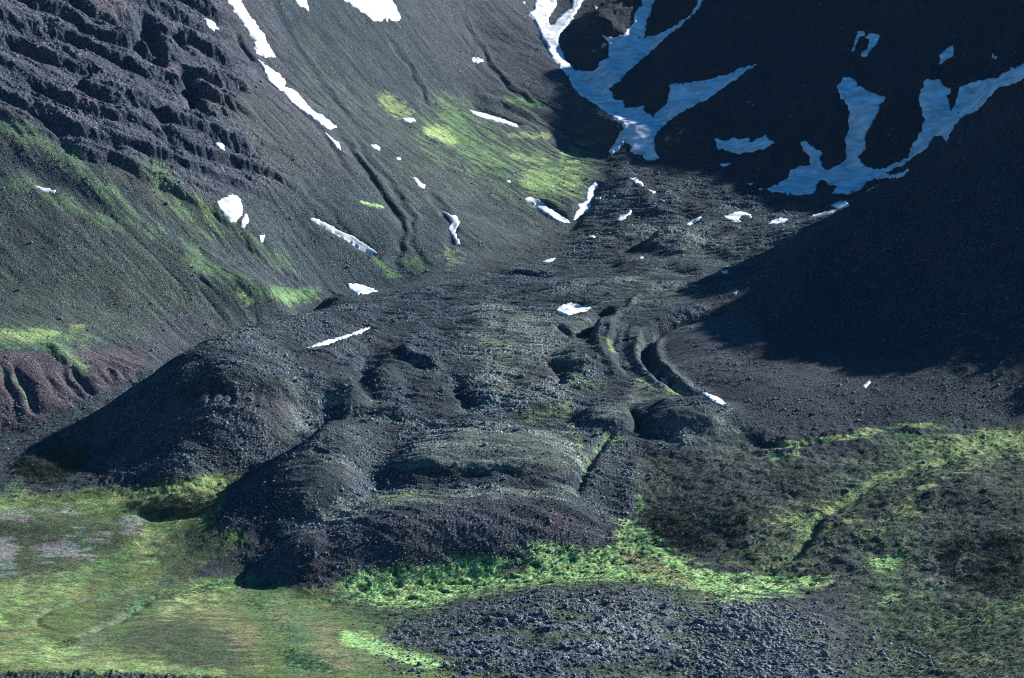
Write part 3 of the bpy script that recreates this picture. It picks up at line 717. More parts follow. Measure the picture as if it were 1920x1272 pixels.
LL(YG, .75, 40, [(318,980),(290,1010),(260,1045)]); LL(GREEN, .8, 26, [(250,1045),(180,1072),(110,1098)]); LL(YG, .5, 44, [(120,1100),(0,1125)]); PP(BRIGHT, .8, 12, [(0,1142),(22,1150),(18,1170),(0,1180)]); LL(YG, .5, 20, [(60,925),(0,955)]); LL(YG, .5, 20, [(440,895),(370,918),(240,935),(150,950)]); LL(GREEN, .5, 16, [(0,935),(40,905)])
LL(GREYST, .25, 9, [(300,1092),(240,1108),(180,1120),(85,1145),(60,1172)], na=.9); LL(ROCK, .85, 24, [(430,1050),(400,1068),(300,1094)], na=.9); LL(GREYST, .3, 16, [(235,1158),(190,1180),(150,1200),(200,1200)], na=.9)
PP(ROCK, .8, 12, [(400,1045),(480,1020),(470,1080),(420,1095),(360,1075)], na=.8)
LL(GREEN, .8, 22, [(480,1092),(400,1098),(330,1112),(270,1128),(240,1152)]); LL(TURQ, .6, 12, [(300,1120),(250,1140),(240,1160)])
PP(TAN, .8, 18, [(345,1105),(400,1112),(450,1165),(500,1230),(470,1260),(430,1190),(360,1140),(270,1170),(290,1140)], na=1.3, nz=n_hor); PP(TAN, .5, 16, [(120,1220),(190,1210),(260,1240),(160,1245)]); PP(TAN, .35, 20, [(0,1170),(90,1175),(80,1200),(0,1210)])
PP(GREEN, .75, 20, [(430,1100),(560,1108),(640,1190),(740,1222),(840,1245),(820,1258),(680,1240),(560,1262),(540,1230),(520,1180),(450,1140)], na=.9); PP(BRIGHT, .45, 20, [(350,1100),(480,1098),(430,1115),(330,1140),(270,1160)], na=.9)
PP(TURQ, .6, 9, [(530,1220),(560,1222),(600,1240),(640,1255),(580,1262),(540,1250)]); PP(TURQ, .5, 14, [(470,1130),(520,1150),(560,1190),(590,1220),(540,1200)], na=1.1)
PP(TAN, .75, 18, [(580,1160),(612,1163),(632,1190),(660,1225),(720,1255),(660,1266),(610,1235),(575,1190)], na=1.3, nz=n_hor); PP(TAN, .6, 14, [(490,1130),(530,1135),(560,1170),(520,1180)]); PP(TAN, .5, 10, [(560,1122),(620,1120),(640,1135),(580,1140)])
PP(BRIGHT, .5, 10, [(60,1225),(100,1205),(160,1225),(150,1250),(90,1240)]); LL(YG, .5, 34, [(0,1225),(120,1232),(300,1252)], nz=n_hor); LL(YG, .5, 24, [(0,1180),(60,1190),(90,1215)], nz=n_hor); LL(YG, .4, 24, [(40,1130),(160,1100)], nz=n_hor); LL(YG, .5, 14, [(0,1240),(200,1250),(420,1262)])
mo = np.clip(sstep(.02, .34, fbm(X / 1.4, Y, 34, 4, 221, gain=.62)) * m_meadow * .55, 0, 1)[..., None]; COL[:] = COL * (1 - mo) + np.array((.050, .062, .042), f32) * mo
# green belt at the foot of the lobes
PP(BRIGHT, .85, 16, [(640,1098),(740,1064),(900,1044),(1000,1035),(1150,1022),(1165,985),(1168,960),(1200,985),(1232,1010),(1260,1040),(1300,1062),(1350,1082),(1450,1080),(1585,1078),(1530,1098),(1440,1115),(1380,1130),(1300,1112),(1100,1092),(960,1105),(880,1120),(760,1146),(700,1140),(640,1130)], na=1.25, nz=n_hor*.7+n_mid*.4)
PP(YG, .6, 14, [(1100,1070),(1290,1080),(1330,1110),(1230,1098),(1100,1090)], nz=n_hor); PP(TAN, .75, 12, [(1160,1032),(1200,1028),(1225,1045),(1300,1080),(1310,1103),(1250,1090),(1180,1068)], na=.5); PP(GREEN, .7, 14, [(1165,960),(1200,985),(1240,1015),(1200,1035),(1165,1010)])
PP(SCREE, .85, 9, [(948,1052),(1002,1048),(990,1075),(960,1085),(925,1078)], na=.9); PP(DOLIVE, .6, 10, [(1060,1040),(1120,1040),(1110,1052),(1070,1052)]); PP(OLIVE, .8, 12, [(640,1120),(760,1148),(870,1150),(1000,1150),(960,1170),(840,1190),(780,1200),(700,1170),(600,1130)], na=1.5, nz=n_hor); PP(GREEN, .4, 20, [(560,1105),(700,1130),(860,1160),(800,1190),(680,1160)], na=1.5, nz=n_hor)
PP(BRIGHT, .9, 9, [(635,1180),(700,1190),(760,1218),(850,1240),(810,1255),(700,1225),(640,1200)], na=.7)
# rocks in front
PP(DARK, .85, 12, [(690,1200),(760,1175),(870,1135),(1010,1102),(1180,1092),(1285,1100),(1300,1140),(1290,1190),(1500,1272),(870,1272),(860,1240),(760,1212)], na=.8)
PP(OLIVE, .6, 14, [(870,1110),(1000,1100),(980,1130),(880,1150)]); PP(DOLIVE, .6, 20, [(1000,1100),(1250,1120),(1200,1160),(1000,1170)], na=1.5)
PP(GREYST, .4, 14, [(1000,1180),(1130,1150),(1280,1150),(1290,1190),(1200,1225),(1050,1220)], na=1.6); PP(GREYST, .3, 14, [(1290,1150),(1400,1125),(1520,1150),(1560,1190),(1545,1230),(1600,1272),(1330,1272),(1290,1210)], na=1.2)
kn2 = np.clip(m_knoll * 1.2 - .1, 0, 1) * (1 - sstep(.15, .6, mk)); _c = COL.copy()
g_ = (kn2 * (.75 + .5 * n_mid))[..., None]; g_ = np.clip(g_, 0, 1)
COL[:] = COL * (1 - g_) + np.array((.060, .088, .042), f32) * g_
p_ = np.clip(sstep(.1, .55, fbm(X * .8 + Y * .4, Y * .35 - X * .2, 12, 4, 78, gain=.65, ridged=True)) * m_knoll * mk, 0, 1)[..., None] * .35
COL[:] = COL * (1 - p_) + np.array((.19, .205, .225), f32) * p_
del _c
PP(SCREE, .6, 16, [(1420,1125),(1480,1113),(1560,1128),(1625,1160),(1640,1240),(1575,1240),(1555,1195),(1500,1150)], na=.4)
PP(GREEN, .6, 14, [(1280,1215),(1400,1225),(1380,1245),(1280,1240)], na=1.2); LL(GREEN, .5, 14, [(1290,1255),(1380,1262)]); PP(DARK, .8, 4, [(0,1257),(250,1262),(420,1269),(420,1272),(0,1272)])
PP(GREYST, .5, 12, [(1750,1060),(1850,1010),(1870,1020),(1800,1080),(1740,1100)], na=1.8); PP(BRIGHT, .4, 14, [(1380,1085),(1580,1080),(1560,1100),(1400,1120)])
log('colours')
# stones are paler than the grit between them; turf is mottled
stone = sstep(.16, .42, bn) * .8 + sstep(.2, .45, bn2) * .5
grn = np.clip((COL[..., 1] - .5 * (COL[..., 0] + COL[..., 2])) * 14, 0, 1)
stk = fbm(X / 5, Y, 16, 4, 232, gain=.65)
v = 1 + .6 * stk * m_smooth + .25 * m_lm + .6 * n_str * m_lm + .7 * (cl - .5) * m_glac * (1 - m_smooth) + stone * np.clip(rough, 0, 1) * (1 - grn) * 1.1 + n_mid * .28 + n_big * .18 + perlin(X / 1.7, Y / 1.7, 210) * .16
tu = fbm(X / 1.5, Y, 10, 4, 211, gain=.65)
lowland = np.clip(m_meadow + grn, 0, 1) * (1 - m_lm)
v *= 1 + .75 * tu * lowland
v *= 1 - .85 * sstep(.14, .26, fbm(X / 1.4, Y, 13, 4, 213, gain=.7)) * grn * (1 - m_meadow) * (1 - m_lm)  # turf darkened in the tussock hollows, their shade painted in
tint = np.clip(fbm(X / 1.5, Y, 24, 4, 214, gain=.65) * .9, -.16, .16) * lowland
COL[..., 0] *= 1 - tint; COL[..., 2] *= 1 - .4 * tint
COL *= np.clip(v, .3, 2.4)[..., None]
STONY = np.clip(rough * 1.1 + .1, 0, 1) * (1 - .85 * grn)
huev = fbm(X, Y, 32, 3, 212) * .10
COL[..., 0] *= 1 + huev; COL[..., 2] *= 1 - huev
# ------------------------------------------------------------------ the land's material
def land_material():
    m = bpy.data.materials.new('land'); m.use_nodes = True
    nt = m.node_tree; N = nt.nodes; L = nt.links
    b = N['Principled BSDF']; b.inputs['Roughness'].default_value = .95; b.inputs['Specular IOR Level'].default_value = .12
    at = N.new('ShaderNodeAttribute'); at.attribute_name = 'soil'
    geo = N.new('ShaderNodeTexCoord')
    def mth(op, a, b=None, clamp=False):
        n = N.new('ShaderNodeMath'); n.operation = op; n.use_clamp = clamp
        for i, v in enumerate((a, b)):
            if v is None: continue
            if isinstance(v, (int, float)): n.inputs[i].default_value = v
            else: L.new(v, n.inputs[i])
        return n.outputs[0]
    def noise(scale, det, rough=.6):
        n = N.new('ShaderNodeTexNoise'); n.inputs['Scale'].default_value = scale; n.inputs['Detail'].default_value = det; n.inputs['Roughness'].default_value = rough
        L.new(geo.outputs['Object'], n.inputs['Vector']); return n.outputs[0]
    def rng(x, a, b, c, d):
        mr = N.new('ShaderNodeMapRange'); mr.inputs['From Min'].default_value = a; mr.inputs['From Max'].default_value = b; mr.inputs['To Min'].default_value = c; mr.inputs['To Max'].default_value = d
        L.new(x, mr.inputs['Value']); return mr.outputs[0]
    stony = at.outputs['Alpha']
    n1 = noise(.32, 4, .75); n2 = noise(.55, 2, .65)
    grit = rng(n1, .37, .63, .3, 1.6)
    vo = N.new('ShaderNodeTexVoronoi'); vo.inputs['Scale'].default_value = .3; vo.inputs['Randomness'].default_value = 1
    L.new(geo.outputs['Object'], vo.inputs['Vector'])
    block = rng(vo.outputs['Distance'], .55, .20, 0, 1)
    sepc = N.new('ShaderNodeSeparateColor'); L.new(vo.outputs['Color'], sepc.inputs[0])
    pick = rng(sepc.outputs[0], .55, .75, 0, 1)
    blk = mth('MULTIPLY', mth('MULTIPLY', block, pick), stony)
    spk = mth('MULTIPLY', rng(n2, .55, .64, 0, 1), stony)
    gain = mth('ADD', mth('MULTIPLY', blk, 2.2), mth('MULTIPLY', spk, 2.4))
    val = mth('MULTIPLY', grit, mth('ADD', gain, 1.0))
    vm = N.new('ShaderNodeVectorMath'); vm.operation = 'SCALE'
    L.new(at.outputs['Color'], vm.inputs[0]); L.new(val, vm.inputs['Scale'])
    L.new(vm.outputs[0], b.inputs['Base Color'])
    hgt = mth('ADD', mth('MULTIPLY', blk, 1.8), mth('ADD', mth('MULTIPLY', n1, 1.6), mth('MULTIPLY', mth('MULTIPLY', n2, stony), 1.3)))
    bp = N.new('ShaderNodeBump'); bp.inputs['Strength'].default_value = 1; bp.inputs['Distance'].default_value = 1.0
    L.new(hgt, bp.inputs['Height']); L.new(bp.outputs[0], b.inputs['Normal'])
    return m
land = land_material()
def sheet(name, faces, mat):
    """one mesh from the listed grid cells"""
    r = faces // (NC - 1); c = faces % (NC - 1); a = r * NC + c
    q = np.stack([a, a + 1, a + NC + 1, a + NC], -1)
    used = np.zeros(NR * NC, bool); used[q.ravel()] = True
    idx = np.cumsum(used) - 1; sel = np.flatnonzero(used)
    me = bpy.data.meshes.new(name)
    co = np.stack([X.ravel()[sel], Y.ravel()[sel], Z.ravel()[sel]], -1)
    me.vertices.add(len(sel)); me.vertices.foreach_set('co', co.astype(f32).ravel())
    q = idx[q].astype(np.int32)
    me.loops.add(q.size); me.loops.foreach_set('vertex_index', q.ravel())
    me.polygons.add(len(q)); me.polygons.foreach_set('loop_start', np.arange(0, q.size, 4, dtype=np.int32))
    me.polygons.foreach_set('use_smooth', np.ones(len(q), bool))
    at = me.color_attributes.new('soil', 'FLOAT_COLOR', 'POINT')
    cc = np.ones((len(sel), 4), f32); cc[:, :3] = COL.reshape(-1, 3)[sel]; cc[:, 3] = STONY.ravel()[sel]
    at.data.foreach_set('color', cc.ravel())
    me.update(); me.materials.append(mat)
    o = bpy.data.objects.new(name, me); sc.collection.objects.link(o); o['kind'] = 'structure'
    return o
reg = np.zeros((MH, MW), np.uint8)      # 0 meadow and low ground
reg[poly_mask([(-400,-400),(1010,-400),(1010,0),(1060,100),(1175,270),(1110,400),(1050,470),(900,505),(700,558),(590,575),(400,630),(290,690),(150,775),(0,830),(-400,900)])] = 1
reg[poly_mask([(1010,-400),(2400,-400),(2400,60),(1920,120),(1800,222),(1700,322),(1600,390),(1450,375),(1280,310),(1175,270),(1060,100),(1010,0)])] = 2
reg[poly_mask([(2400,60),(1920,120),(1800,222),(1700,322),(1600,390),(1490,478),(1380,562),(1225,625),(1215,690),(1330,740),(1395,805),(1700,795),(1920,780),(2400,780)])] = 3
reg[poly_mask(GLAC) & (reg == 0)] = 4
u = np.clip(((PXv - 1) / 2).astype(int), 0, MW - 1); w_ = np.clip(((PYv - 1) / 2).astype(int), 0, MH - 1)
lab = reg[w_, u][:-1, :-1].ravel()
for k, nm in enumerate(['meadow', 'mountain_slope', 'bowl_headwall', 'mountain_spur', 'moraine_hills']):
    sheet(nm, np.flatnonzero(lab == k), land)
log('land built')
# ------------------------------------------------------------------ snow
def snow_material():
    m = bpy.data.materials.new('old_snow'); m.use_nodes = True
    nt = m.node_tree; N = nt.nodes; L = nt.links
    b = N['Principled BSDF']; b.inputs['Roughness'].default_value = .7
    tc = N.new('ShaderNodeTexCoord')
    mp = N.new('ShaderNodeMapping'); mp.inputs['Rotation'].default_value = (0, 0, math.radians(45)); mp.inputs['Scale'].default_value = (.03, .06, .05)
    n = N.new('ShaderNodeTexNoise'); n.inputs['Scale'].default_value = 1; n.inputs['Detail'].default_value = 6; n.inputs['Roughness'].default_value = .7
    L.new(tc.outputs['Object'], mp.inputs[0]); L.new(mp.outputs[0], n.inputs['Vector'])
    cr = N.new('ShaderNodeValToRGB'); e = cr.color_ramp.elements
    e[0].position = .34; e[0].color = (.40, .41, .42, 1); e[1].position = .60; e[1].color = (.86, .875, .89, 1)
    L.new(n.outputs[0], cr.inputs[0]); L.new(cr.outputs[0], b.inputs['Base Color'])
    n2 = N.new('ShaderNodeTexNoise'); n2.inputs['Scale'].default_value = .25; n2.inputs['Detail'].default_value = 4
    L.new(tc.outputs['Object'], n2.inputs['Vector'])
    bp = N.new('ShaderNodeBump'); bp.inputs['Strength'].default_value = .35; bp.inputs['Distance'].default_value = 1.0
    L.new(n2.outputs[0], bp.inputs['Height']); L.new(bp.outputs[0], b.inputs['Normal'])
    return m
snow_mat = snow_material()
def z3(ox, oy, pts): return [(ox + x / 3, oy + y / 3) for x, y in pts]
A0 = lambda *p: z3(0, 0, p); A1 = lambda *p: z3(640, 0, p); A2 = lambda *p: z3(1280, 0, p)
SNOW = [
 ('long white snow streak from the top edge beside the dark cliffs, upper half', A0((1262,-30),(1335,-30),(1380,50),(1430,120),(1480,190),(1520,270),(1550,325),(1490,320),(1440,300),(1425,240),(1445,230),(1400,190),(1350,110),(1310,60))),
 ('narrow white snow streak continuing down the gully below the break, widest in its middle', [(483,110),(497,122),(510,130),(525,140),(537,155),(532,163),(545,165),(560,176),(572,190),(584,207),(602,215),(616,226),(632,238),(622,243),(605,235),(585,220),(560,205),(545,190),(530,172),(512,162),(500,142)]),
 ('thin tail of snow specks below the end of the long gully streak', [(609,248),(618,255),(624,262),(636,268),(641,285),(628,276),(618,262)]),
 ('small snow wedge at the top edge between long streak and broad snowfield', A0((1635,-30),(1718,-30),(1740,70),(1715,45),(1690,40))),
 ('broad white snowfield with a fringed lower edge, cut by the top edge', A1((-10,-20),(275,-20),(320,60),(340,100),(310,120),(285,112),(272,95),(262,118),(245,100),(228,125),(205,115),(190,125),(150,85),(80,45),(20,10))),
 ('tiny snow sliver on the brown rocks left of the long streak', [(382,34),(396,38),(410,54),(402,58),(390,50)]),
 ('tiny snow patch caught in the middle of the dark cliffs', [(403,267),(415,268),(424,283),(412,279)]),
 ('rounded white snow patch at the foot of the dark cliffs', A0((1222,1135),(1290,1100),(1340,1100),(1368,1160),(1365,1200),(1330,1255),(1300,1250),(1255,1195),(1222,1165))),
 ('small ragged snow strip just below and right of the rounded patch under the cliffs', [(462,398),(468,413),(458,428),(450,425),(455,408)]),
 ('tiny square snow patch on the scree below the rounded patch under the cliffs', [(485,441),(497,441),(493,456),(488,454)]),
 ('thin snow line near the left edge above the olive hillside', [(62,348),(80,351),(106,358),(103,363),(77,358)]),
 ('long narrow snow streak slanting across the scree above the great lobe', [(573,405),(600,413),(622,424),(645,436),(668,446),(690,461),(711,476),(695,476),(678,470),(658,456),(640,446),(610,428),(590,416)]),
 ('small white snow patch at the upper edge of the rubble, below the slanting streak', [(650,532),(668,532),(690,538),(709,547),(690,551),(672,553),(660,547),(654,540)]),
 ('long thin snow ribbon lying in a furrow on top of the great rubble lobe', [(577,652),(607,640),(640,631),(660,626),(672,619),(698,612),(680,624),(657,631),(640,638),(608,648)]),
 ('crooked white snow strip in the small ravine above the rubble', [(830,396),(843,402),(856,405),(863,418),(857,428),(853,437),(859,447),(865,457),(855,460),(848,443),(840,430),(847,418),(838,405)]),
 ('small isolated snow patch high on the grey scree between two gullies', A1((735,325),(765,322),(800,335),(800,350),(765,358),(740,345))),
 ('straight white snow bar lying across the slope above the green grass', A1((720,620),(800,640),(900,668),(985,703),(1000,717),(950,708),(880,688),(790,660),(740,642))),
 ('small snow patch at the upper left corner of the yellow grass', A1((340,665),(390,663),(425,680),(390,692),(350,680))),
 ('first small snow fleck on the scree left of the yellow grass', [(695,271),(706,272),(714,277),(712,283),(700,277)]),
 ('tiny snow fleck lower right of the first fleck, left of the grass', [(742,295),(752,296),(752,301),(745,300)]),
 ('small broken snow fleck above the crooked ravine strip', A1((390,992),(420,1000),(440,1020),(475,1045),(465,1063),(430,1047),(410,1015))),
 ('tiny snow dot left of the greenest grass patch', [(949,338),(957,337),(957,343),(950,343)]),
 ('wedge of white snow pointing down to the end of the grassy step', A1((1020,1115),(1060,1108),(1110,1120),(1150,1160),(1230,1210),(1290,1252),(1270,1258),(1200,1238),(1130,1192),(1080,1152))),
 ('jagged snow strip climbing beside the end of the grassy step', A1((1300,1235),(1320,1190),(1345,1170),(1330,1150),(1380,1135),(1380,1100),(1390,1060),(1430,1022),(1445,1050),(1415,1080),(1420,1110),(1400,1130),(1405,1165),(1385,1190),(1350,1208),(1320,1238))),
 ('thin snow dash just right of the jagged strip', [(1115,370),(1128,370),(1126,375),(1116,374)]),
 ('small snow patch beside a dark hollow in the upper rubble', [(1156,414),(1162,405),(1172,403),(1182,394),(1186,398),(1171,411),(1163,416)]),
 ('small snow fleck in the upper rubble below the big snow fan', [(1176,332),(1190,334),(1206,343),(1206,350),(1192,346)]),
 ('thin snow fleck to the lower right of the one below the snow fan', [(1212,354),(1231,360),(1226,364)]),
 ('tiny snow fleck right of the jagged strip in the upper rubble', [(1146,367),(1156,366),(1153,372)]),
 ('tiny round snow fleck at the middle of the upper rubble', [(1104,443),(1118,443),(1112,449)]),
 ('thin snow sliver at the lip of the rubble under the grey knoll', [(1016,491),(1030,486),(1043,484),(1035,491),(1022,493)]),
 ('tiny snow dash on the dark boulders near the valley axis', [(1197,482),(1208,482),(1204,486)]),
 ('white snow patch lying in the round hollow at the centre of the rubble', A1((1210,1742),(1222,1730),(1240,1718),(1290,1705),(1340,1717),(1380,1732),(1422,1722),(1390,1747),(1320,1762),(1280,1776),(1240,1767),(1210,1757))),
 ('tiny snow dash on the sunlit rubble right of the valley axis', [(1351,508),(1366,507),(1364,513),(1354,513)]),
 ('tiny snow fleck where the spur meets the sunlit rubble', [(1371,551),(1385,544),(1380,553)]),
 ('short white snow strip at the foot of the talus cone', [(1316,736),(1340,743),(1355,751),(1360,758),(1348,758),(1327,747)]),
 ('very thin snow line in the curved ditch left of the talus cone', [(1236,707),(1246,712),(1256,721),(1250,720),(1240,713)]),
 ('tiny snow patch on the talus under the dark spur', [(1616,725),(1630,713),(1633,718),(1622,729)]),
 ('thin slanting snow streak leftmost of the sunlit patches in the bowl mouth', [(1286,422),(1300,412),(1319,404),(1310,414),(1292,423)]),
 ('largest of the sunlit snow patches in the bowl mouth', A2((228,1218),(260,1212),(290,1193),(340,1193),(385,1208),(390,1230),(350,1217),(310,1227),(330,1252),(270,1247))),
 ('sunlit snow dash right of the largest patch in the bowl mouth', A2((475,1262),(500,1243),(545,1228),(594,1236),(570,1252),(520,1264))),
 ('long sunlit snow dash nearest to the foot of the dark spur', A2((705,1224),(800,1193),(885,1183),(830,1207),(740,1228))),
 ('blue shaded snow patch at the shadow edge just behind the spur', A2((830,1155),(880,1133),(922,1133),(942,1160),(880,1180))),
 ('great blue shaded snowfield with three branching arms at the foot of the headwall', A2((475,1062),(540,1040),(600,1000),(605,960),(660,935),(720,930),(715,890),(680,850),(662,800),(690,792),(720,825),(785,860),(770,890),(780,935),(810,960),(850,945),(915,905),(920,850),(918,780),(935,740),(935,610),(890,550),(865,490),(905,435),(965,445),(985,480),(1060,525),(1140,548),(1110,590),(1090,650),(1060,700),(1030,760),(1025,850),(990,880),(1000,915),(1060,950),(1110,960),(1170,930),(1230,905),(1265,890),(1290,820),(1340,740),(1360,680),(1335,590),(1335,520),(1370,445),(1410,455),(1435,445),(1480,490),(1520,500),(1490,540),(1510,625),(1545,550),(1560,490),(1640,465),(1700,445),(1770,440),(1820,400),(1880,370),(1960,345),(1960,420),(1860,475),(1780,490),(1720,550),(1650,620),(1560,665),(1520,720),(1480,800),(1450,760),(1410,765),(1370,840),(1290,890),(1250,925),(1190,950),(1140,970),(1180,985),(1240,970),(1270,940),(1275,960),(1230,1000),(1150,1000),(1080,1010),(1030,1025),(1000,1070),(940,1090),(870,1095),(840,1085),(880,1040),(830,1045),(790,1010),(750,1040),(745,1085),(640,1100),(560,1085),(490,1075))),
 ('boat shaped blue snow patch on the shaded floor left of the great snowfield', A2((180,780),(230,800),(290,778),(325,790),(370,780),(380,800),(430,780),(460,760),(490,790),(525,803),(490,825),(430,845),(380,862),(310,865),(240,850),(190,830))),
 ('curved left half of the broken snow ring high on the shaded headwall', A2((985,178),(1022,178),(1022,197),(990,215),(965,287),(953,290),(968,230))),
 ('hooked right half of the broken snow ring high on the shaded headwall', A2((1020,212),(1060,185),(1110,200),(1090,250),(1060,280),(1030,322),(1003,315),(1005,295),(1040,275),(1050,222))),
 ('small leaf shaped snow patch high on the shaded headwall above the right arm', A2((1438,312),(1490,275),(1522,253),(1524,315),(1470,345),(1438,370),(1450,330))),
 ('tiny snow speck at the right of the shaded headwall', A2((1740,303),(1772,322),(1745,334))),
 ('tiny blue snow dash below the boat shaped patch, on its left', A2((205,922),(275,918),(250,935),(225,938))),
 ('tiny blue snow speck just left of the tip of the great snowfield', A2((420,1058),(450,1062),(440,1075))),
 ('tiny blue snow dash under the right end of the boat shaped patch', A2((360,1030),(398,1032),(380,1042))),
 ('tall forked snow gully, white above and blue below', A1((1500,855),(1540,815),(1548,790),(1565,755),(1590,730),(1575,700),(1500,640),(1430,590),(1350,540),(1300,480),(1280,430),(1245,395),(1200,350),(1150,260),(1110,160),(1080,110),(1050,70),(1085,62),(1095,-40),(1205,-40),(1210,40),(1160,110),(1180,150),(1230,95),(1290,50),(1310,-40),(1400,-40),(1340,40),(1300,110),(1230,190),(1220,240),(1245,300),(1280,360),(1320,400),(1400,405),(1440,395),(1450,350),(1500,330),(1508,290),(1500,240),(1465,190),(1520,215),(1580,200),(1640,130),(1650,70),(1690,30),(1700,-40),(1775,-40),(1740,70),(1710,150),(1705,215),(1780,195),(1870,150),(1920,115),(1980,70),(2015,-20),(2040,-20),(2010,50),(1960,100),(1920,135),(1830,205),(1750,285),(1640,375),(1590,430),(1510,500),(1530,550),(1560,570),(1590,560),(1590,610),(1650,610),(1705,600),(1700,630),(1750,655),(1800,620),(1840,560),(1850,510),(1842,475),(1920,470),(2020,455),(2090,440),(2180,420),(2250,385),(2332,363),(2250,425),(2160,490),(2120,515),(2065,555),(1990,590),(1920,625),(1840,680),(1780,740),(1760,780),(1765,850),(1790,892),(1730,903),(1690,880),(1620,855),(1640,820),(1600,800),(1560,845),(1530,872))),
 ('small snow speck at the top right of the rocky knoll beside the forked gully', A1((1420,30),(1440,40),(1435,58),(1425,50))),
 ('tiny snow flecks at the upper left rim of the forked gully', A1((1020,8),(1035,12),(1032,24))),
]
def ragged(pts, seed, d):
    out = []
    for i, (a, b) in enumerate(zip(pts, pts[1:] + pts[:1])):
        L = math.dist(a, b); n = max(1, int(L / (3 * d)))
        nx, ny = (b[1] - a[1]) / (L + 1e-6), -(b[0] - a[0]) / (L + 1e-6)
        for k in range(n):
            t = k / n; r = random.Random(seed * 977 + i * 31 + k).uniform(-1, 1) * d
            out.append((a[0] + (b[0] - a[0]) * t + nx * r, a[1] + (b[1] - a[1]) * t + ny * r))
    return out
ZS = Z0 + fbm(X, Y, 180, 3, 3) * (5 * (1 - m_meadow) + 2) * (1 - .6 * m_cliff)
def smooth5(a):
    for ax in (0, 1):
        p = np.pad(a, [(3, 3) if i == ax else (0, 0) for i in (0, 1)], mode='edge')
        n = a.shape[ax]
        a = sum(np.take(p, range(k, k + n), axis=ax) for k in range(7)) / 7
    return a
def snow(k, label, pts):
    area = abs(sum(a[0] * b[1] - b[0] * a[1] for a, b in zip(pts, pts[1:] + pts[:1]))) / 2
    size = math.sqrt(area)
    d = .5 if size < 12 else 1.0 if size < 40 else 1.8
    pts = ragged(pts, k, d)
    xs = [p[0] for p in pts]; ys = [p[1] for p in pts]
    pad = 5
    c0 = int(np.searchsorted(aax, (min(xs) - 12 - 960) / F)); c1 = int(np.searchsorted(aax, (max(xs) + 12 - 960) / F)) + 1
    sub = (slice(None), slice(c0, c1))
    near = (PXv[sub] > min(xs) - pad) & (PXv[sub] < max(xs) + pad) & (PYv[sub] > min(ys) - pad) & (PYv[sub] < max(ys) + pad) & (dax[:, None] > 2600)
    near &= (SG.T[sub] >= SG.M[sub] - .004)
    rows = np.flatnonzero(near.any(1))
    if not len(rows): print('NO SNOW', label); return
    r0, r1 = rows[0], rows[-1] + 2
    sub = (slice(r0, r1), slice(c0, c1))
    x = X[sub]; y = Y[sub]; z = Z[sub]
    zs = smooth5(z)
    wx = perlin(x / 7, y / 7, 301) * 1.2 * d; wy = perlin(x / 7, y / 7, 302) * 1.2 * d
    px = PXv[sub] + wx; py = PYv[sub] + wy
    ins = poly_mask(pts, px, py); sd = seg_dist(pts, px, py, closed=True) * np.where(ins, 1, -1)
    thick = min(3.0, .9 + size * .02)
    off = np.clip(sd * 1.1, -3.0, thick)
    # stones poke through near the rim
    zt = zs + off + np.clip(off, 0, 3) * .25 * perlin(x / 12, y / 12, 303)
    zt = np.where(off > 0, np.maximum(zt, z + np.minimum(off, .25 + off * .35) - .3), zt)
    keep = (sd > -2.6) & near[r0:r1]
    f = keep[:-1, :-1] & keep[1:, :-1] & keep[:-1, 1:] & keep[1:, 1:]
    fi = np.flatnonzero(f.ravel())
    if not len(fi): print('NO SNOW', label); return
    nc = c1 - c0; r = fi // (nc - 1); c = fi % (nc - 1); a = r * nc + c
    q = np.stack([a, a + 1, a + nc + 1, a + nc], -1)
    used = np.zeros(x.size, bool); used[q.ravel()] = True; idx = np.cumsum(used) - 1; sel = np.flatnonzero(used)
    me = bpy.data.meshes.new('snow_patch')
    co = np.stack([x.ravel()[sel], y.ravel()[sel], zt.ravel()[sel]], -1)
    cen = co.mean(0); co = co - cen
    me.vertices.add(len(sel)); me.vertices.foreach_set('co', co.astype(f32).ravel())
    q = idx[q].astype(np.int32)
    me.loops.add(q.size); me.loops.foreach_set('vertex_index', q.ravel())
    me.polygons.add(len(q)); me.polygons.foreach_set('loop_start', np.arange(0, q.size, 4, dtype=np.int32))
    me.polygons.foreach_set('use_smooth', np.ones(len(q), bool)); me.update(); me.materials.append(snow_mat)
    o = bpy.data.objects.new('snow_patch', me); sc.collection.objects.link(o); o.location = cen.tolist()
    o['label'] = label; o['category'] = 'snow patch'; o['group'] = 'old snow patches lying on the slopes'
for k, (lb, pts) in enumerate(SNOW): snow(k, lb, pts)
log('snow')
